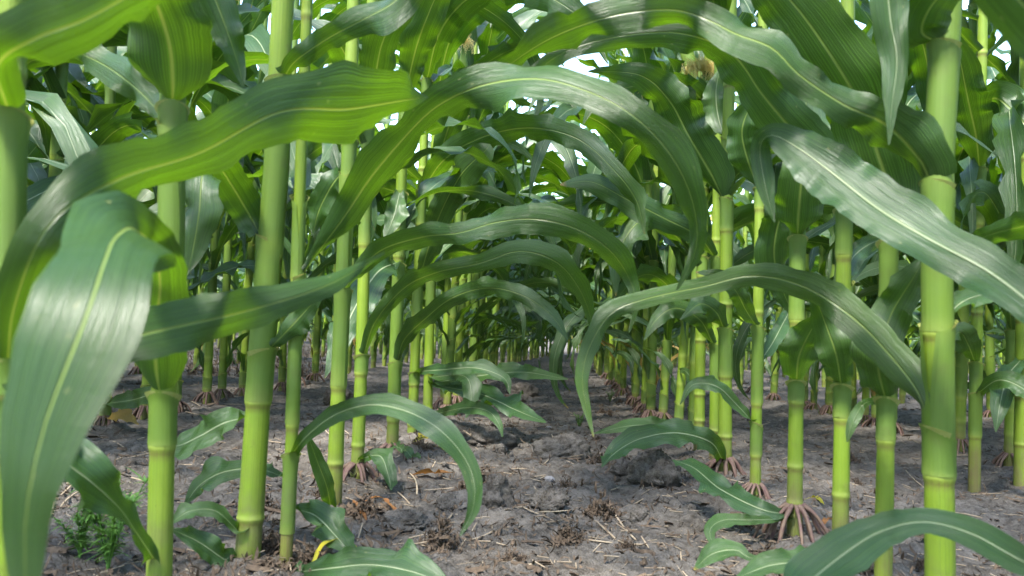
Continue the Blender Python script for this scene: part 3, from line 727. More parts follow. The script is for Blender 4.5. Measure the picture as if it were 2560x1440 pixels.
p.leaf([(2372, 800, .80, 30), (2398, 760, .82, 45), (2450, 738, .85, 50), (2520, 728, .9, 40), (2620, 760, .92, 3)], phi=15, n=34)
p.leaf([(2350, -200, .79, 60), (2290, -160, .76, 90), (2225, -60, .74, 95), (2225, 40, .74, 88, 15), (2242, 150, .74, 66), (2230, 260, .74, 34), (2222, 362, .74, 3)], phi=20, ruf=.05)
p.upper(1.05)

p = H['R2'] = Hero('corn stalk behind the thickest one carrying a broad dark striped leaf', [(2208, 1440), (2214, 1100), (2221, 700), (2226, 300)], 0.93, 48, [1326, 1102, 745, 380], 22)
p.leaf([(2226, 600, .93, 60), (2228, 500, .92, 165), (2195, 385, .90, 180), (2145, 255, .88, 172), (2065, 120, .86, 172), (1975, 0, .84, 155), (1850, -120, .82, 110), (1700, -160, .82, 5)], phi=-8, ruf=.07, wave=.12)
p.leaf([(2213, 992, .93, 75), (2196, 905, .885, 110), (2226, 790, .90, 95), (2286, 690, .88, 60), (2312, 640, .88, 4)], phi=-10, n=32)
p.leaf([(2226, 1000, .95, 14), (2160, 1010, 1.0, 20), (2130, 1060, 1.0, 28), (2118, 1105, 1.0, 3)], phi=10, n=24, sheath=False)
p.upper(1.0)

p = H['R3'] = Hero('corn stalk right of the root cone plant with a long striped arching leaf', [(2100, 1365), (2104, 1100), (2108, 700), (2114, 300)], 1.07, 45, [1237, 1046, 640], 23)
p.leaf([(2112, 520, 1.06, 50), (2075, 430, 1.03, 120), (1985, 330, 1.0, 125), (1905, 235, .98, 115), (1830, 135, .97, 110), (1710, 85, .96, 90), (1570, 88, .96, 72), (1430, 122, .97, 46), (1340, 180, .98, 28), (1262, 255, .98, 3)], phi=-20, ruf=.10, n=54)
p.leaf([(2104, 960, 1.07, 55), (2090, 885, 1.02, 85), (2062, 805, 1.02, 66), (2040, 745, 1.0, 30), (2028, 705, .98, 3)], phi=-10, n=28)
p.leaf([(2108, 700, 1.07, 40), (2135, 640, 1.1, 50), (2200, 600, 1.14, 40), (2260, 610, 1.18, 3)], phi=-10, n=28)
p.leaf([(2100, 1385, 1.0, 14), (2010, 1398, .98, 44), (1920, 1415, .96, 62), (1840, 1445, .95, 4)], phi=40, sheath=False, n=30)
p.leaf([(2070, 1395, 1.02, 10), (1900, 1398, 1.0, 16), (1840, 1375, 1.0, 50), (1780, 1385, 1.0, 50), (1735, 1425, .98, 4)], phi=25, sheath=False, n=34)
p.upper(1.1)

p = H['R4'] = Hero('corn stalk standing on a cone of thick brown brace roots', [(1986, 1270), (1990, 1000), (1992, 700), (1998, 400)], 1.25, 42, [1255, 1165, 1004, 802, 460], 24, roots=(0.05, 18, 0.058))
p.leaf([(1990, 950, 1.25, 50), (1998, 890, 1.195, 95), (2030, 822, 1.16, 70), (2062, 780, 1.14, 4)], phi=-10, n=28)
p.leaf([(1990, 590, 1.25, 50), (1996, 540, 1.20, 120), (2004, 440, 1.17, 105), (2016, 340, 1.16, 90), (2010, 200, 1.2, 80), (1980, 80, 1.15, 60), (1930, 0, 1.1, 5)], phi=-5, ruf=.10)
p.leaf([(1988, 520, 1.25, 26), (1955, 530, 1.3, 70, 15), (1935, 630, 1.33, 88, 15), (1955, 720, 1.36, 60, 15), (1990, 800, 1.38, 3)], phi=15)
p.leaf([(1958, 1302, 1.2, 14), (1900, 1272, 1.22, 48), (1800, 1222, 1.3, 52), (1735, 1170, 1.4, 36), (1682, 1150, 1.45, 3)], phi=35, sheath=False)
p.leaf([(1958, 1312, 1.2, 6), (1880, 1300, 1.18, 24), (1810, 1300, 1.16, 32), (1775, 1325, 1.14, 32, 5), (1786, 1372, 1.12, 3)], phi=25, sheath=False, n=34)
p.upper(1.15)

p = H['R5'] = Hero('slender corn stalk with purple roots and a pale white ribbed leaf higher up', [(1888, 1235), (1894, 900), (1898, 600), (1902, 300)], 1.5, 31, [1215, 1138, 1009, 780, 520], 25, roots=(0.035, 13, 0.045))
p.leaf([(1880, 1055, 1.49, 12), (1842, 1012, 1.48, 28), (1792, 966, 1.46, 36), (1732, 962, 1.45, 26), (1700, 1012, 1.45, 3)], phi=20, n=34)
p.leaf([(1898, 470, 1.5, 18), (1868, 395, 1.47, 85), (1855, 325, 1.45, 75), (1880, 262, 1.43, 40), (1930, 215, 1.4, 3)], phi=15)
p.leaf([(1892, 815, 1.5, 18), (1865, 775, 1.46, 40), (1838, 725, 1.42, 42), (1800, 690, 1.4, 34), (1740, 680, 1.38, 3)], phi=10)
p.leaf([(1905, 905, 1.5, 12), (1930, 860, 1.55, 34), (1962, 800, 1.6, 34), (1985, 760, 1.62, 3)], phi=-10, n=26)
p.upper(1.2)

p = H['R6'] = Hero('corn stalk whose low leaf bends over a big soil clod', [(1812, 1170), (1814, 800), (1818, 400), (1826, 100)], 1.77, 38, [1160, 1090, 940, 760, 575, 380], 26, roots=(0.04, 14, 0.05))
p.leaf([(1808, 1150, 1.75, 18), (1775, 1105, 1.7, 48), (1690, 1082, 1.65, 56), (1600, 1097, 1.6, 58), (1540, 1130, 1.56, 42), (1504, 1168, 1.52, 3)], phi=28, sheath=False)
p.leaf([(1812, 495, 1.77, 36), (1775, 430, 1.75, 105), (1722, 340, 1.72, 112), (1672, 250, 1.70, 95), (1600, 188, 1.67, 66), (1470, 178, 1.62, 3)], phi=-15)
p.leaf([(1818, 820, 1.77, 24), (1790, 780, 1.72, 50, 20), (1750, 760, 1.68, 40, 20), (1700, 800, 1.65, 3)], phi=10, n=28)
p.leaf([(1820, 340, 1.77, 30), (1795, 290, 1.8, 60), (1790, 230, 1.8, 60), (1800, 170, 1.8, 4)], phi=0, n=26)
p.upper(1.2)

p = H['R7'] = Hero('corn stalk half hidden behind its neighbour near the big soil clod', [(1786, 1100), (1790, 700), (1796, 300)], 1.92, 30, [1075, 960, 800, 600], 27)
p.leaf([(1788, 860, 1.9, 20), (1750, 800, 1.86, 44), (1690, 770, 1.8, 46), (1640, 800, 1.78, 34), (1610, 850, 1.77, 3)], phi=10)
p.upper(0.9)

p.leaf([(1792, 640, 1.9, 24), (1745, 590, 1.86, 50), (1660, 545, 1.8, 58, 20), (1570, 500, 1.75, 62, 25), (1480, 455, 1.72, 48, 25), (1400, 462, 1.7, 3)], phi=5, n=40)
p = H['R8'] = Hero('corn plant carrying a high ear with a tuft of golden silk', [(1748, 1078), (1752, 800), (1760, 500), (1768, 260)], 2.05, 31, [1050, 985, 850, 690, 470], 28)
p.leaf([(1742, 1088, 2.0, 16), (1672, 1066, 1.95, 34), (1580, 1064, 1.9, 34), (1484, 1084, 1.85, 3)], phi=25, sheath=False)
p.leaf([(1766, 262, 2.05, 40), (1738, 232, 1.98, 70), (1708, 205, 1.9, 40), (1685, 180, 1.85, 3)], phi=-5, n=28)
p.leaf([(1756, 640, 2.05, 22), (1720, 570, 2.0, 60), (1660, 540, 1.95, 64), (1590, 560, 1.9, 60, 20), (1545, 640, 1.88, 48, 20), (1540, 740, 1.88, 3)], phi=-10)
p.upper(1.25)
ez = at(1760, 262, 2.03)
eo = p.part('ear', ear_husk(ez, (-0.12, -0.08, 1), 0.075, 0.021, 5), [M['sheath']])
p.part('silk', silk_ball(ez + np.array([-0.015, -0.012, 0.085]), 0.042, 230, 6), [M['silk']], eo)

# second rows, near enough to be told apart
p = H['T1'] = Hero('corn stalk of the second right row seen between the thickest stalk and the edge', [(2436, 1195), (2442, 800), (2450, 400), (2458, 0)], 1.78, 32, [1090, 1000, 780, 560, 300], 31)
p.leaf([(2438, 905, 1.78, 20), (2420, 860, 1.72, 60), (2400, 830, 1.7, 50), (2380, 850, 1.68, 3)], phi=0, n=24)
p.leaf([(2450, 980, 1.78, 14), (2500, 950, 1.7, 44), (2570, 980, 1.65, 40), (2620, 1040, 1.6, 3)], phi=15, n=30)
p.leaf([(2448, 420, 1.78, 30), (2440, 340, 1.72, 80), (2420, 250, 1.66, 90), (2400, 150, 1.6, 70), (2380, 80, 1.55, 3)], phi=-10)
p.leaf([(2452, 260, 1.78, 30), (2500, 250, 1.72, 80), (2580, 330, 1.66, 90), (2650, 420, 1.6, 3)], phi=-15)
p.upper(1.2)
p = H['T2'] = Hero('corn stalk at the right picture edge, second row, foot by dry litter', [(2552, 1180), (2556, 800), (2562, 300)], 1.85, 36, [1110, 990, 800, 560], 32)
p.leaf([(2556, 900, 1.85, 20), (2520, 940, 1.75, 50), (2500, 1010, 1.7, 44), (2490, 1080, 1.68, 3)], phi=10)
p.leaf([(2556, 620, 1.85, 24), (2500, 600, 1.75, 56), (2440, 640, 1.7, 46), (2390, 700, 1.68, 3)], phi=-10)
p.upper(1.1)
p = H['T3'] = Hero('corn stalk of the second left row on striped purple roots with a yellow leaf', [(263, 1040), (266, 800), (270, 400)], 2.0, 30, [1040, 988, 880, 700, 480], 33, roots=(0.035, 15, 0.045))
p.leaf([(262, 985, 2.0, 16), (320, 1000, 1.9, 20), (360, 1010, 1.85, 30), (240, 1030, 1.7, 40), (170, 1075, 1.6, 3)][0:1] + [(225, 1000, 1.95, 26), (180, 1010, 1.9, 24), (130, 1045, 1.85, 3)], phi=20, n=26)
p.leaf([(270, 1010, 1.98, 14), (330, 1000, 1.9, 44), (390, 985, 1.82, 40), (440, 1000, 1.78, 3)], phi=20, n=28)
p.leaf([(280, 1045, 1.98, 10), (310, 1040, 1.95, 30), (345, 1062, 1.9, 3)], phi=30, sheath=False, yellow=0.9, n=20)
p.upper(0.55)

for k_, n_ in dict(S6=4, S7=6, S8=8, S9=8, R5=3, R6=5, R7=7, R8=7, T1=6, T2=5, T3=7).items(): H[k_].fill(n_)

# ------------------------------------------------------------------ the rest of the field: variants
def build_variant(seed, lod, kmin=0):
    """parts of one plant at the origin: list of (name, MD)"""
    r = np.random.default_rng(seed)
    sides, step, n, m = ((14, 0.06, 24, 7), (8, 0.12, 15, 5), (5, 0.3, 10, 3))[lod]
    top = r.uniform(1.95, 2.15)
    nod = [z * r.uniform(0.96, 1.04) for z in NODE_Z]
    lx, ly = r.uniform(-0.05, 0.05, 2)
    K = [np.array([0, 0, -0.06]), np.array([lx * 0.3, ly * 0.3, 0.7]), np.array([lx, ly, top])]
    st = Stalk(K, r.uniform(0.0125, 0.0155), nod if lod < 2 else [], top)
    parts = [('stalk', st.mesh(sides, step, seed, 0))]
    az = r.choice([0.0, math.pi]) + r.uniform(-0.8, 0.8)
    ear_i = 8 + int(r.integers(0, 2))
    for k, nz in enumerate(nod):
        az += math.pi + r.uniform(-0.6, 0.6)
        if k < kmin: continue
        if k < 2 and r.uniform() < 0.3: continue
        if 2 <= k <= 4 and r.uniform() < 0.22: continue
        if k >= 10 and kmin == 0 and r.uniform() < 0.55: continue
        if lod == 2 and k >= 7 and r.uniform() < 0.65: continue
        if lod == 1 and kmin == 0 and k >= 8 and r.uniform() < 0.5: continue
        L, W, e0, dr = leaf_spec(0, k, r)
        if 2 <= k <= 6: L, W, dr = L * 1.12, W * 1.05, dr * r.uniform(1.1, 1.45)
        elif kmin == 0: e0, dr, L = r.uniform(1.1, 1.42), r.uniform(0.9, 1.9), L * 0.78
        z1 = min(nz + (0.05 if k < 2 else 0.12), top - 0.05)
        yl = r.uniform(0.25, 0.7) if (k < 2 and r.uniform() < 0.3) else 0.0
        md = MD()
        md.add(auto_blade(st.base_point(z1, az), az, L, W, e0, dr, seed * 50 + k, n, m, yellow=yl, zmin=0.0), mi=1)
        if lod == 0 or (lod == 1 and k < 12):
            md.add(st.sheath(nz, z1, az, seed + k, 14 if lod == 0 else 8, 6 if lod == 0 else 4), mi=2)
        if lod == 0: md.add(st.collar(z1, az, 9), mi=3)
        parts.append(('leaf', md))
        if 2 <= k <= 7 and r.uniform() < (0.55, 0.75)[k > 4] * (1, 1, 0.8)[lod] and kmin == 0:      # a side shoot's leaf
            a2 = az + r.uniform(1.0, 5.2); md = MD()
            md.add(auto_blade(st.base_point(z1 - 0.03, a2), a2, L * r.uniform(0.6, 0.95), W * r.uniform(0.55, 0.8), r.uniform(0.6, 1.25), dr * r.uniform(0.9, 1.4), seed * 50 + k + 25, n, m, zmin=0.0), mi=1)
            parts.append(('leaf', md))
        if k == ear_i and lod < 2 and r.uniform() < 0.75:
            a2 = az + 0.25; b = st.base_point(nz + 0.01, a2)
            ax = np.array([math.cos(a2) * 0.35, math.sin(a2) * 0.35, 1])
            md = MD(); md.add(ear_husk(b, ax, 0.20, 0.020, seed), mi=2)
            md.add(silk_ball(b + norm(ax) * 0.205, 0.04, 110 if lod == 0 else 40, seed, th=0.0008 if lod == 0 else 0.0013), mi=4)
            parts.append(('ear', md))
    md = MD(); md.add(tassel_md(st.ctr(top - 0.03), seed, sides=4 if lod == 0 else 3), mi=5); parts.append(('tassel', md))
    if lod == 0:
        for t in root_ring(st, 0.035, seed, 11, 0.04): q = MD(); q.add(t, mi=6); parts.append(('brace_root', q))
    return parts

NV = 6
near_var = [[(nm, md.mesh('corn_' + nm, MATS)) for nm, md in build_variant(300 + i, 0)] for i in range(NV)]
mid_var = []
for i in range(NV + 2):
    w = MD()
    for nm, md in build_variant(400 + i, 1): w.add(md)
    mid_var.append(w.mesh('corn_plant', MATS))
far_md = []
for i in range(6):
    w = MD()
    for nm, md in build_variant(500 + i, 2): w.add(md)
    far_md.append(w)

ORD = {0: 'the row', 1: 'the second row', 2: 'the third row', 3: 'the fourth row'}
spots = []
hero_y = {('L', 0): [h.d for k, h in H.items() if k[0] == 'S'], ('R', 0): [h.d for k, h in H.items() if k[0] == 'R'],
          ('R', 1): [1.78, 1.85], ('L', 1): [2.0]}
for side in 'LR':
    for k in range(0, 22):
        X0 = (ROWL - ROWD * k) if side == 'L' else (ROWR + ROWD * k)
        y = {('L', 0): 2.72, ('R', 0): 2.3, ('R', 1): 2.12, ('L', 1): 1.2}.get((side, k), -1.5 if k < 6 else 2.0)
        while y < 34:
            yy = y + rng.uniform(-0.04, 0.04); xx = X0 + rng.uniform(-0.025, 0.025)
            hy = hero_y.get((side, k), [])
            xx += 0.017 * max(0.0, yy - 5.0) ** 2            # the rows swing to one side farther on
            if all(abs(yy - q) > 0.12 for q in hy): spots.append((side, k, xx, yy))
            y += rng.uniform(0.14, 0.21) * (1 if (y < 3.5 or (k == 0 and y < 11)) else (2.0 if y < 8 else 1.35)) * (1 if k < 3 else 1.2)
    # the rows run on behind the camera
    X0 = ROWL if side == 'L' else ROWR
    for y in np.arange(-3.0, -0.9, 0.24): spots.append((side, 0, X0, float(y) + rng.uniform(-.04, .04)))
def inview(x, y):
    return y > 0.9 and -0.72 * y < x < 0.70 * y
vis = sorted([s for s in spots if inview(s[2], s[3])], key=lambda s: math.hypot(s[2], s[3]) * (1 + 0.16 * s[1]))
rest = [s for s in spots if not inview(s[2], s[3])]
NIND = 300 - len(H)
ind, rest = vis[:NIND], rest + vis[NIND:]
for i, (side, k, x, y) in enumerate(ind):
    sd_ = 'left' if side == 'L' else 'right'
    g = f'corn plants of {ORD.get(k, "the outer rows")} {sd_} of the aisle'
    if k == 0: lab = f'leafy green corn plant farther back in the row beside the bare aisle, {sd_} side'
    elif k < 4: lab = f'leafy green corn plant in {ORD[k]} {sd_} of the bare aisle'
    else: lab = f'leafy green corn plant deep in the outer rows {sd_} of the aisle'
    z = float(gz(x, y)); rz = rng.choice([0, math.pi]) + rng.uniform(-0.5, 0.5); scl = rng.uniform(0.93, 1.06)
    if i < 70:
        o = empty('corn_plant', (x, y, z))
        for nm, me in near_var[int(rng.integers(NV))]: link(nm, me, o)
    else:
        o = link('corn_plant', mid_var[int(rng.integers(NV + 2))], None, (x, y, z))
    o.rotation_euler = (rng.uniform(-.03, .03), rng.uniform(-.03, .03), rz); o.scale = (scl, scl, scl)
    tag(o, lab, 'corn plant', g)
fm = MD()
# unseen plants beside and behind the camera, upper leaves only, added as shade
over = []
for i in range(5):
    w = MD()
    for nm, md in build_variant(560 + i, 1, 6): w.add(md)
    over.append(w)
for sx in (ROWL - 0.05, ROWR + 0.05, ROWL - ROWD, ROWR + ROWD):
    for y in np.arange(-0.85, 0.40, 0.27):
        if sx < 0 and abs(sx) < .6 and y > -.3: continue
        a = rng.choice([0, math.pi]) + rng.uniform(-0.5, 0.5)
        Mx = np.array([[math.cos(a), -math.sin(a), 0], [math.sin(a), math.cos(a), 0], [0, 0, 1.0]])
        fm.add(over[int(rng.integers(5))], Mx=Mx, off=np.array([sx * (1.0 if abs(sx) > .6 or y < .15 else 1.5), y, 0.06]), tb=rng.uniform(-0.2, 0.2))
for side, k, x, y in rest:
    if y > 12 and abs(x) > 0.75 * y + 1: continue
    if y < 0.9 and abs(x) > 5: continue
    if y > -0.9 and abs(x) < 1.0: continue
    if y < 12 and abs(x) > y * 0.72 + 3.0: continue
    a = rng.choice([0, math.pi]) + rng.uniform(-0.5, 0.5); s_ = rng.uniform(0.92, 1.05)
    Mx = s_ * np.array([[math.cos(a), -math.sin(a), 0], [math.sin(a), math.cos(a), 0], [0, 0, 1]])
    fm.add(far_md[int(rng.integers(6))], Mx=Mx, off=np.array([x, y, 0.0]), tb=rng.uniform(-0.2, 0.2))
tag(link('corn_field', fm.mesh('corn_field', MATS)), 'mass of green corn filling the field beyond the nearer rows', 'corn', kind='stuff')
print('plants', len(H), len(ind), len(rest), 'field verts', fm.n)

# ------------------------------------------------------------------ things on the soil
def lump(rad, seed, amp=0.25, nu=28, nv=18, freq=2.0, flat=0.75, pit=0.0):
    r = np.random.default_rng(seed)
    th = np.linspace(0, 2 * np.pi, nu, endpoint=False); ph = np.linspace(0.02, np.pi - 0.02, nv)
    D = np.stack(np.broadcast_arrays(np.sin(ph)[:, None] * np.cos(th)[None], np.sin(ph)[:, None] * np.sin(th)[None], np.cos(ph)[:, None]), -1)
    d = np.ones(D.shape[:2])
    for o in range(4):
        for _ in range(3):
            k = r.normal(size=3) * freq * 1.9 ** o
            d = d + amp * 0.55 ** o * np.sin(D @ k + r.uniform(0, 6.28)) * 0.6
    if pit: d = d + pit * r.normal(size=d.shape) + pit * 1.5 * np.abs(np.sin(D @ (r.normal(size=3) * 9))) 
    P = D * d[..., None] * rad * np.array([1, 1, flat])
    return MD().grid(P, np.zeros(2), np.zeros(3), 0, wrap=True)

def clod(px, py, w, seed, label, flat=0.8, mat='soil', name='soil_clod', cat='soil clod', amp=0.22):
    p = on_ground(px, py); rad = 0.5 * w * p[1] / FP
    o = link(name, lump(rad, seed, amp, 64, 40, flat=flat, pit=0.05 if mat == 'soil' else 0.0).mesh(name, [M[mat]]), None, (p[0], p[1], p[2] + rad * flat * 0.25))
    return tag(o, label, cat)
clod(1640, 1205, 120, 1, 'largest grey brown soil clod with straw stuck on its face', 0.95)
clod(1405, 1140, 110, 2, 'crumbly dark soil clod in the middle of the aisle', 0.7)
clod(1235, 1255, 75, 3, 'pointed dark soil clod left of the middle of the aisle', 1.3)
clod(1372, 1265, 95, 4, 'rounded low soil clod in front of the grey pebble', 0.6)
clod(1225, 1115, 100, 5, 'broad soil clod beneath the low drooping leaf', 0.6)
clod(1130, 1255, 90, 6, 'soil clod behind the tip of the drooping leaf', 0.7)
clod(1010, 1300, 100, 7, 'flat soil mound near the dry orange leaf scraps', 0.45)
clod(1560, 1185, 60, 8, 'small soil clod left of the largest clod', 0.7)
clod(1590, 1290, 50, 9, 'small dark soil clod beside a dead weed tuft', 0.8)
clod(850, 1010, 70, 10, 'soil clod between the stalks of the left row', 0.8)
clod(1310, 985, 60, 11, 'soil clod farther back by the leaf lying across the aisle', 0.7)
clod(1240, 1130, 45, 12, 'small soil clod at the edge of the broad clod', 0.7)
clod(1374, 1196, 26, 21, 'smooth grey pebble on the bare soil', 0.6, 'stone', 'pebble', 'pebble', 0.06)
clod(1372, 1062, 14, 22, 'tiny pale pebble farther back in the aisle', 0.6, 'stone', 'pebble', 'pebble', 0.08)
clod(1412, 1056, 14, 23, 'tiny pale flat pebble right of another one', 0.5, 'stone', 'pebble', 'pebble', 0.08)

def strips(n, rlen, rwid, seed, base=None, up=0.6, md=None, spread=0.012, curl=2.0, mound=0.0):
    """a tuft of curled dead scraps"""
    r = np.random.default_rng(seed); md = md or MD()
    for _ in range(n):
        a = r.uniform(0, 6.28); t = np.linspace(0, 1, 6); L = r.uniform(*rlen); W = r.uniform(*rwid)
        el = r.uniform(0.1, 1.4) * up - curl * t * r.uniform(-0.6, 1.0); aa = a + r.uniform(-2, 2) * t
        d = np.stack([np.cos(el) * np.cos(aa), np.cos(el) * np.sin(aa), np.sin(el)], 1)
        P = np.vstack([np.zeros(3), np.cumsum(d[:-1] * L / 5, axis=0)]) + np.array([r.normal() * spread, r.normal() * spread, 0])
        P[:, 2] = np.abs(P[:, 2])
        if mound: P[:, 2] += abs(r.normal()) * mound * math.exp(-((P[0, 0] ** 2 + P[0, 1] ** 2) / (1.2 * spread) ** 2))
        S = np.stack([-np.sin(aa), np.cos(aa), r.uniform(-1, 1) * np.ones(6)], 1); S = norm(S)
        w = W * (np.sin(np.pi * np.clip(t * 0.9 + 0.1, 0, 1)) * 0.8 + 0.2)
        G = P[:, None] + np.array([-0.5, 0, 0.5])[None, :, None] * w[:, None, None] * S[:, None]
        G[:, 1, 2] += W * 0.3
        if base is not None: G = G + base
        md.grid(G, np.zeros(2), np.array([0, 0, r.uniform()]), 0)
    return md
tuft_me = [strips(150, (0.006, 0.019), (0.0018, 0.0055), 60 + i, up=0.7, spread=0.012, curl=5.0, mound=0.016).mesh('dead_weed', [M['deadweed']]) for i in range(5)]
TG = 'dead weed tufts on the soil'
big = [(1205, 1230, 2.3, 'tall dark dead weed spike left of the middle of the aisle'), (1505, 1275, 1.7, 'shaggy dead weed clump with straws splayed below it'),
       (1420, 1335, 1.5, 'bushy dead weed tuft in the front middle of the aisle'), (1100, 1345, 1.5, 'row of upright dead weed stubs at the front left'),
       (1280, 1370, 0.9, 'small dead weed tuft beside the front middle one'), (905, 1290, 1.6, 'dead weed heap against the purple rooted stalk'),
       (1500, 1165, 1.3, 'dead weed tuft left of the largest clod'), (1040, 1140, 1.2, 'dead scraps behind the orange leaf')]
for i, (px, py, s_, lab) in enumerate(big):
    p = on_ground(px, py); o = link('dead_weed', tuft_me[i % 5], None, tuple(p)); s_ *= 0.72; o.scale = (s_, s_, s_ * 1.15); o.rotation_euler[2] = i
    tag(o, lab, 'dead weed', TG)
k = 0
while k < 110:
    y = 0.9 + 5.5 * rng.uniform() ** 1.7; x = rng.uniform(-0.75 * y, 0.75 * y) if k > 60 else rng.uniform(-0.36, 0.44)
    o = link('dead_weed', tuft_me[int(rng.integers(5))], None, (x, y, float(gz(x, y)) - 0.002)); s_ = rng.uniform(0.35, 1.0)
    o.scale = (s_, s_, s_ * rng.uniform(0.6, 1.3)); o.rotation_euler[2] = rng.uniform(0, 6)
    tag(o, 'small curled tuft of dead brown weed scattered on the bare soil', 'dead weed', TG); k += 1

# straw
def straw_md(L, r0, seed):
    r = np.random.default_rng(seed); t = np.linspace(0, 1, 6)[:, None]
    P = np.array([1, 0, 0]) * (t - 0.5) * L + np.array([0, 1, 0]) * r.uniform(-0.1, 0.1) * L * t ** 2 + np.array([0, 0, 1]) * r.uniform(-0.03, 0.03) * L * np.sin(3 * t)
    P[:, 1] += 0; md = tube(P, r0 * np.array([0.7, 1, 1, 1.05, 1, 0.8]), 6, (0, 0, r.uniform(0, 0.8)))
    md.arrays(); md.v[0][:, 2] *= 0.7
    return md
straw_me = [straw_md(L, r0, 80 + i).mesh('straw', [M['straw']]) for i, (L, r0) in enumerate([(0.05, .0012), (0.08, .0013), (0.035, .001), (0.1, .0015), (0.06, .0017), (0.025, .0009)])]
def straw(x, y, a, tilt, me, label, lift=0.003):
    o = link('straw', me, None, (x, y, float(gz(x, y)) + lift)); o.rotation_euler = (0, tilt, a)
    tag(o, label, 'straw', 'straws on the soil')
def straw_px(x0, y0, x1, y1, i, label):
    a, b = on_ground(x0, y0), on_ground(x1, y1); d = b - a; L = np.linalg.norm(d[:2])
    md = straw_md(L, 0.0017, 120 + i); m = (a + b) / 2
    o = link('straw', md.mesh('straw', [M['straw']]), None, (m[0], m[1], max(a[2], b[2], m[2]) + 0.003)); o.rotation_euler[2] = math.atan2(d[1], d[0])
    tag(o, label, 'straw', 'straws on the soil')
for i, (q, lab) in enumerate([((1180, 1332, 1245, 1310), 'pale straw near the tip of the drooping leaf'), ((1338, 1283, 1405, 1273), 'pale straw in front of the rounded clod'),
        ((1350, 1290, 1420, 1288), 'thin straw parallel to one in front of the rounded clod'), ((1525, 1255, 1575, 1345), 'long straw splayed below the shaggy dead weed'),
        ((1495, 1302, 1530, 1342), 'short straw left of the splayed long one'), ((1360, 1163, 1395, 1135), 'straw leaning on the middle clod'),
        ((1025, 1195, 1070, 1250), 'straw running from the orange leaf towards the viewer'), ((1060, 1222, 1150, 1212), 'long straw lying in front of the orange leaf'),
        ((1335, 1195, 1365, 1190), 'straw touching the grey pebble'), ((1700, 1210, 1760, 1240), 'straw right of the largest clod'),
        ((150, 1260, 190, 1215), 'pale straw at the far left beside the blurred leaf'), ((125, 1300, 140, 1265), 'short thick straw at the far left'), ((150, 1285, 182, 1245), 'second thick straw at the far left'),
        ((2255, 1150, 2290, 1230), 'long straw between the two right stalks'), ((445, 1168, 520, 1170), 'straw lying left of the leaning stalk'), ((285, 1165, 320, 1150), 'straw lying behind the thick left stalk')]):
    straw_px(*q, i, lab)
for i in range(240):
    y = 0.85 + 4.2 * rng.uniform() ** 1.6
    x = rng.uniform(-0.36, 0.44) if i % 2 else rng.uniform(-0.7 * y, 0.7 * y)
    straw(x, y, rng.uniform(0, 3.14), rng.uniform(-0.25, 0.25), straw_me[int(rng.integers(6))], 'pale dry straw piece scattered on the bare grey soil')

# fine litter and crumbs nobody could count
lit = MD(); r = np.random.default_rng(5)
for i in range(14000):
    y = 0.8 + 7.5 * r.uniform() ** 2.1; w = 0.74 * y
    x = r.uniform(-w, w) if i % 5 else r.uniform(-0.4, 0.45)
    if fbm(np.array([x]), np.array([y]), 3.0, 2, 77)[0] < -0.10 and r.uniform() < 0.7: continue
    strips(1, (0.006, 0.022), (0.0015, 0.0055), 10000 + i, np.array([x, y, float(gz(x, y)) + 0.0005]), 0.75, lit, 0.0)
for i in range(1500):
    y = 0.8 + 6 * r.uniform() ** 1.8; x = r.uniform(-0.72 * y, 0.72 * y)
    strips(1, (0.012, 0.04), (0.004, 0.011), 20000 + i, np.array([x, y, float(gz(x, y)) + 0.0008]), 0.18, lit, 0.0, 0.5)
tag(link('plant_litter', lit.mesh('plant_litter', [M['deadweed']])), 'fine brown plant litter strewn over the soil', 'plant litter', kind='stuff')
lit = MD()
for i in range(4200):
    y = 0.8 + 6 * r.uniform() ** 2.0; x = r.uniform(-0.7 * y, 0.7 * y)
    L = r.uniform(0.008, 0.028); a = r.uniform(0, 6.28); z = float(gz(x, y)) + 0.001
    d = np.array([math.cos(a), math.sin(a), r.uniform(-0.15, 0.3)]) * L
    tube(np.array([x, y, z]) + np.linspace(0, 1, 3)[:, None] * d, r.uniform(0.0004, 0.0009), 4, (0, 0, r.uniform(0, 1)), lit)
tag(link('chaff', lit.mesh('chaff', [M['straw']])), 'fine pale chaff and straw bits strewn over the soil', 'chaff', kind='stuff')
cr = MD(); lumps = [lump(1, 200 + i, 0.2, 9, 6) for i in range(6)]
for i in range(5200):
    y = 0.75 + 5 * r.uniform() ** 2.0; x = r.uniform(-0.7 * y, 0.7 * y); s_ = 0.0012 + 0.007 * r.uniform() ** 6
    cr.add(lumps[i % 6], Mx=s_ * np.eye(3)[r.permutation(3)], off=np.array([x, y, float(gz(x, y)) + s_ * 0.3]))
tag(link('soil_crumbs', cr.mesh('soil_crumbs', [M['soil']])), 'loose soil crumbs covering the ground', 'soil crumbs', kind='stuff')
mat_ = MD()
for i in range(2600):
    px, py = r.uniform(460, 900), 868 + 75 * r.uniform() ** 1.2
    g = on_ground(px, py)
    if g[1] > 14: continue
    strips(1, (0.02, 0.06), (0.003, 0.010), 30000 + i, g, 1.0, mat_, 0.0)
tag(link('dead_ground_cover', mat_.mesh('dead_ground_cover', [M['deadweed']])), 'brown dead weed carpet between the stalks of the left rows', 'ground cover', kind='stuff')

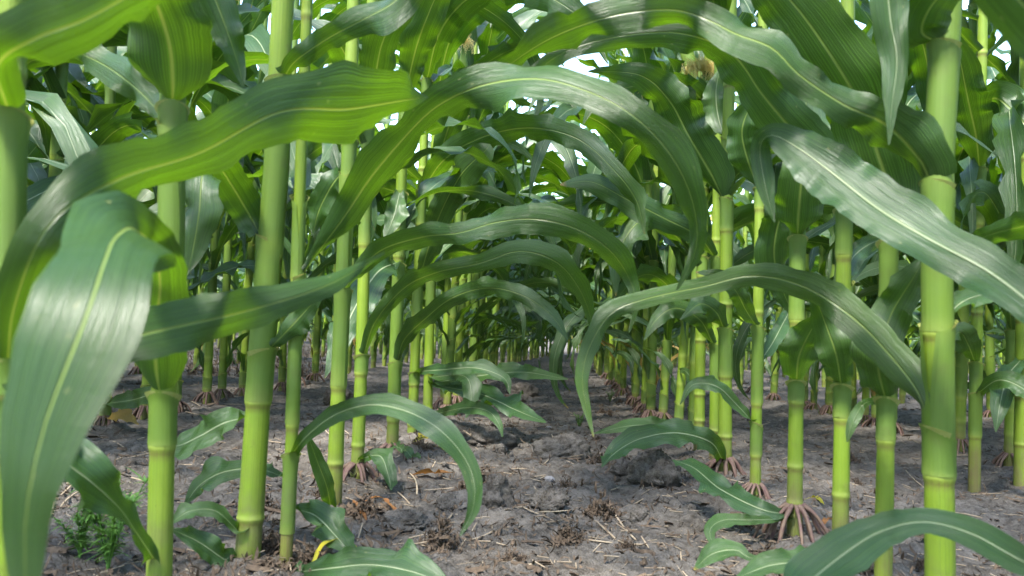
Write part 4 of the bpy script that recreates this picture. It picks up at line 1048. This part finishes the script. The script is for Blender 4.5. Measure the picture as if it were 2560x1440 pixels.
# dead leaves lying about
def loose_leaf(pts, mat, label, seed, ruf=0.12, lift=0.006, name='dead_leaf'):
    K = []
    for x, y, w, l in pts:
        g = on_ground(x, y); K.append([g[0], g[1], g[2] + lift + l, w * g[1] / FP])
    D, L = spline(K, 24); T = norm(np.gradient(D[:, :3], axis=0)); S = norm(np.cross(T, [0.05, 0.3, 1.0]))
    md = blade(D[:, :3], S, np.maximum(D[:, 3], 0.002), None, seed, 0.7, 0.5, ruf, 7, 0.0, True, 0.03)
    o = link(name, md.mesh(name, [M[mat]])); tag(o, label, 'dead leaf')
loose_leaf([(1030, 1196, 10, 0), (1060, 1196, 26, .004), (1100, 1193, 28, .004), (1130, 1190, 6, .006)], 'orange', 'dry orange leaf strip lying on the soil', 1)
loose_leaf([(1035, 1135, 8, .004), (1060, 1128, 36, .014), (1090, 1124, 40, .016), (1110, 1140, 5, .0)], 'yellow', 'yellow withered leaf at the foot of the left row', 2)
loose_leaf([(775, 1425, 8, 0), (810, 1400, 14, .015), (860, 1388, 16, .016), (920, 1392, 6, .004)], 'yellow', 'curled yellow brown leaf near the front of the left row', 3)
loose_leaf([(880, 1268, 8, .01), (900, 1290, 18, .004), (915, 1310, 6, 0)], 'orange', 'dry orange scrap below the purple brace roots', 4)
loose_leaf([(905, 1280, 8, .01), (950, 1276, 14, .014), (990, 1295, 12, .004), (1002, 1312, 4, 0)], 'orange', 'curved brown leaf scrap right of the purple brace roots', 5)
loose_leaf([(2010, 1250, 5, .0), (2040, 1254, 14, .004), (2060, 1262, 4, .0)], 'yellow', 'yellowed leaf strip behind the brace root cone', 6)
loose_leaf([(2045, 1345, 5, 0), (2065, 1330, 14, .01), (2085, 1320, 4, .012)], 'orange', 'orange scrap between the brace root cone and its right neighbour', 7)

# small live weeds
def weed(px, py, h, seed, label, n=5, dens=14):
    r = np.random.default_rng(seed); p = on_ground(px, py)
    root = tag(empty('weed', tuple(p)), label, 'weed')
    for k in range(n):
        a = r.uniform(0, 6.28); L = h * r.uniform(0.6, 1.1); t = np.linspace(0, 1, 10)[:, None]
        P = L * (np.array([math.cos(a), math.sin(a), 0]) * (0.25 + 0.3 * r.uniform()) * t ** 1.4 + np.array([0, 0, 1]) * (t - 0.12 * t ** 2))
        so = link('stem', tube(P, np.linspace(0.0013, 0.0006, 10), 5, (0, 0, 0)).mesh('stem', [M['weed']]), root)
        md = MD()
        for j in range(dens):
            q = P[int(2 + 7 * j / dens)]; b = r.uniform(0, 6.28); l = L * r.uniform(0.12, 0.24)
            for s2 in range(7):
                b2 = b + (s2 - 3) * 0.33 + r.normal() * 0.25; l2 = l * (1 - 0.12 * abs(s2 - 3)) * r.uniform(0.5, 1.3); tt = np.linspace(0, 1, 4)
                d = np.array([math.cos(b2), math.sin(b2), r.uniform(-0.2, 0.9)]); PP = q + tt[:, None] * d * l2 + np.array([0, 0, -1]) * (tt ** 2)[:, None] * l2 * 0.25
                sd2 = np.array([-d[1], d[0], 0]); w = 0.0026 * np.sin(np.pi * (0.15 + 0.8 * tt))
                md.grid(PP[:, None] + np.array([-.5, .5])[None, :, None] * w[:, None, None] * sd2, np.zeros(2), np.array([0, 0, r.uniform(0, .5)]))
        link('foliage', md.mesh('foliage', [M['weed']]), so)
weed(270, 1420, 0.13, 1, 'feathery green weed at the foot of the thick left stalk', 7)
weed(200, 1390, 0.09, 2, 'smaller feathery weed beside the blurred hanging leaf', 5)
weed(1448, 1060, 0.05, 3, 'small dark green weed in the aisle left of the right row', 5, 10)
weed(1525, 1000, 0.08, 4, 'weed growing at the foot of the distant right stalks', 6, 10)
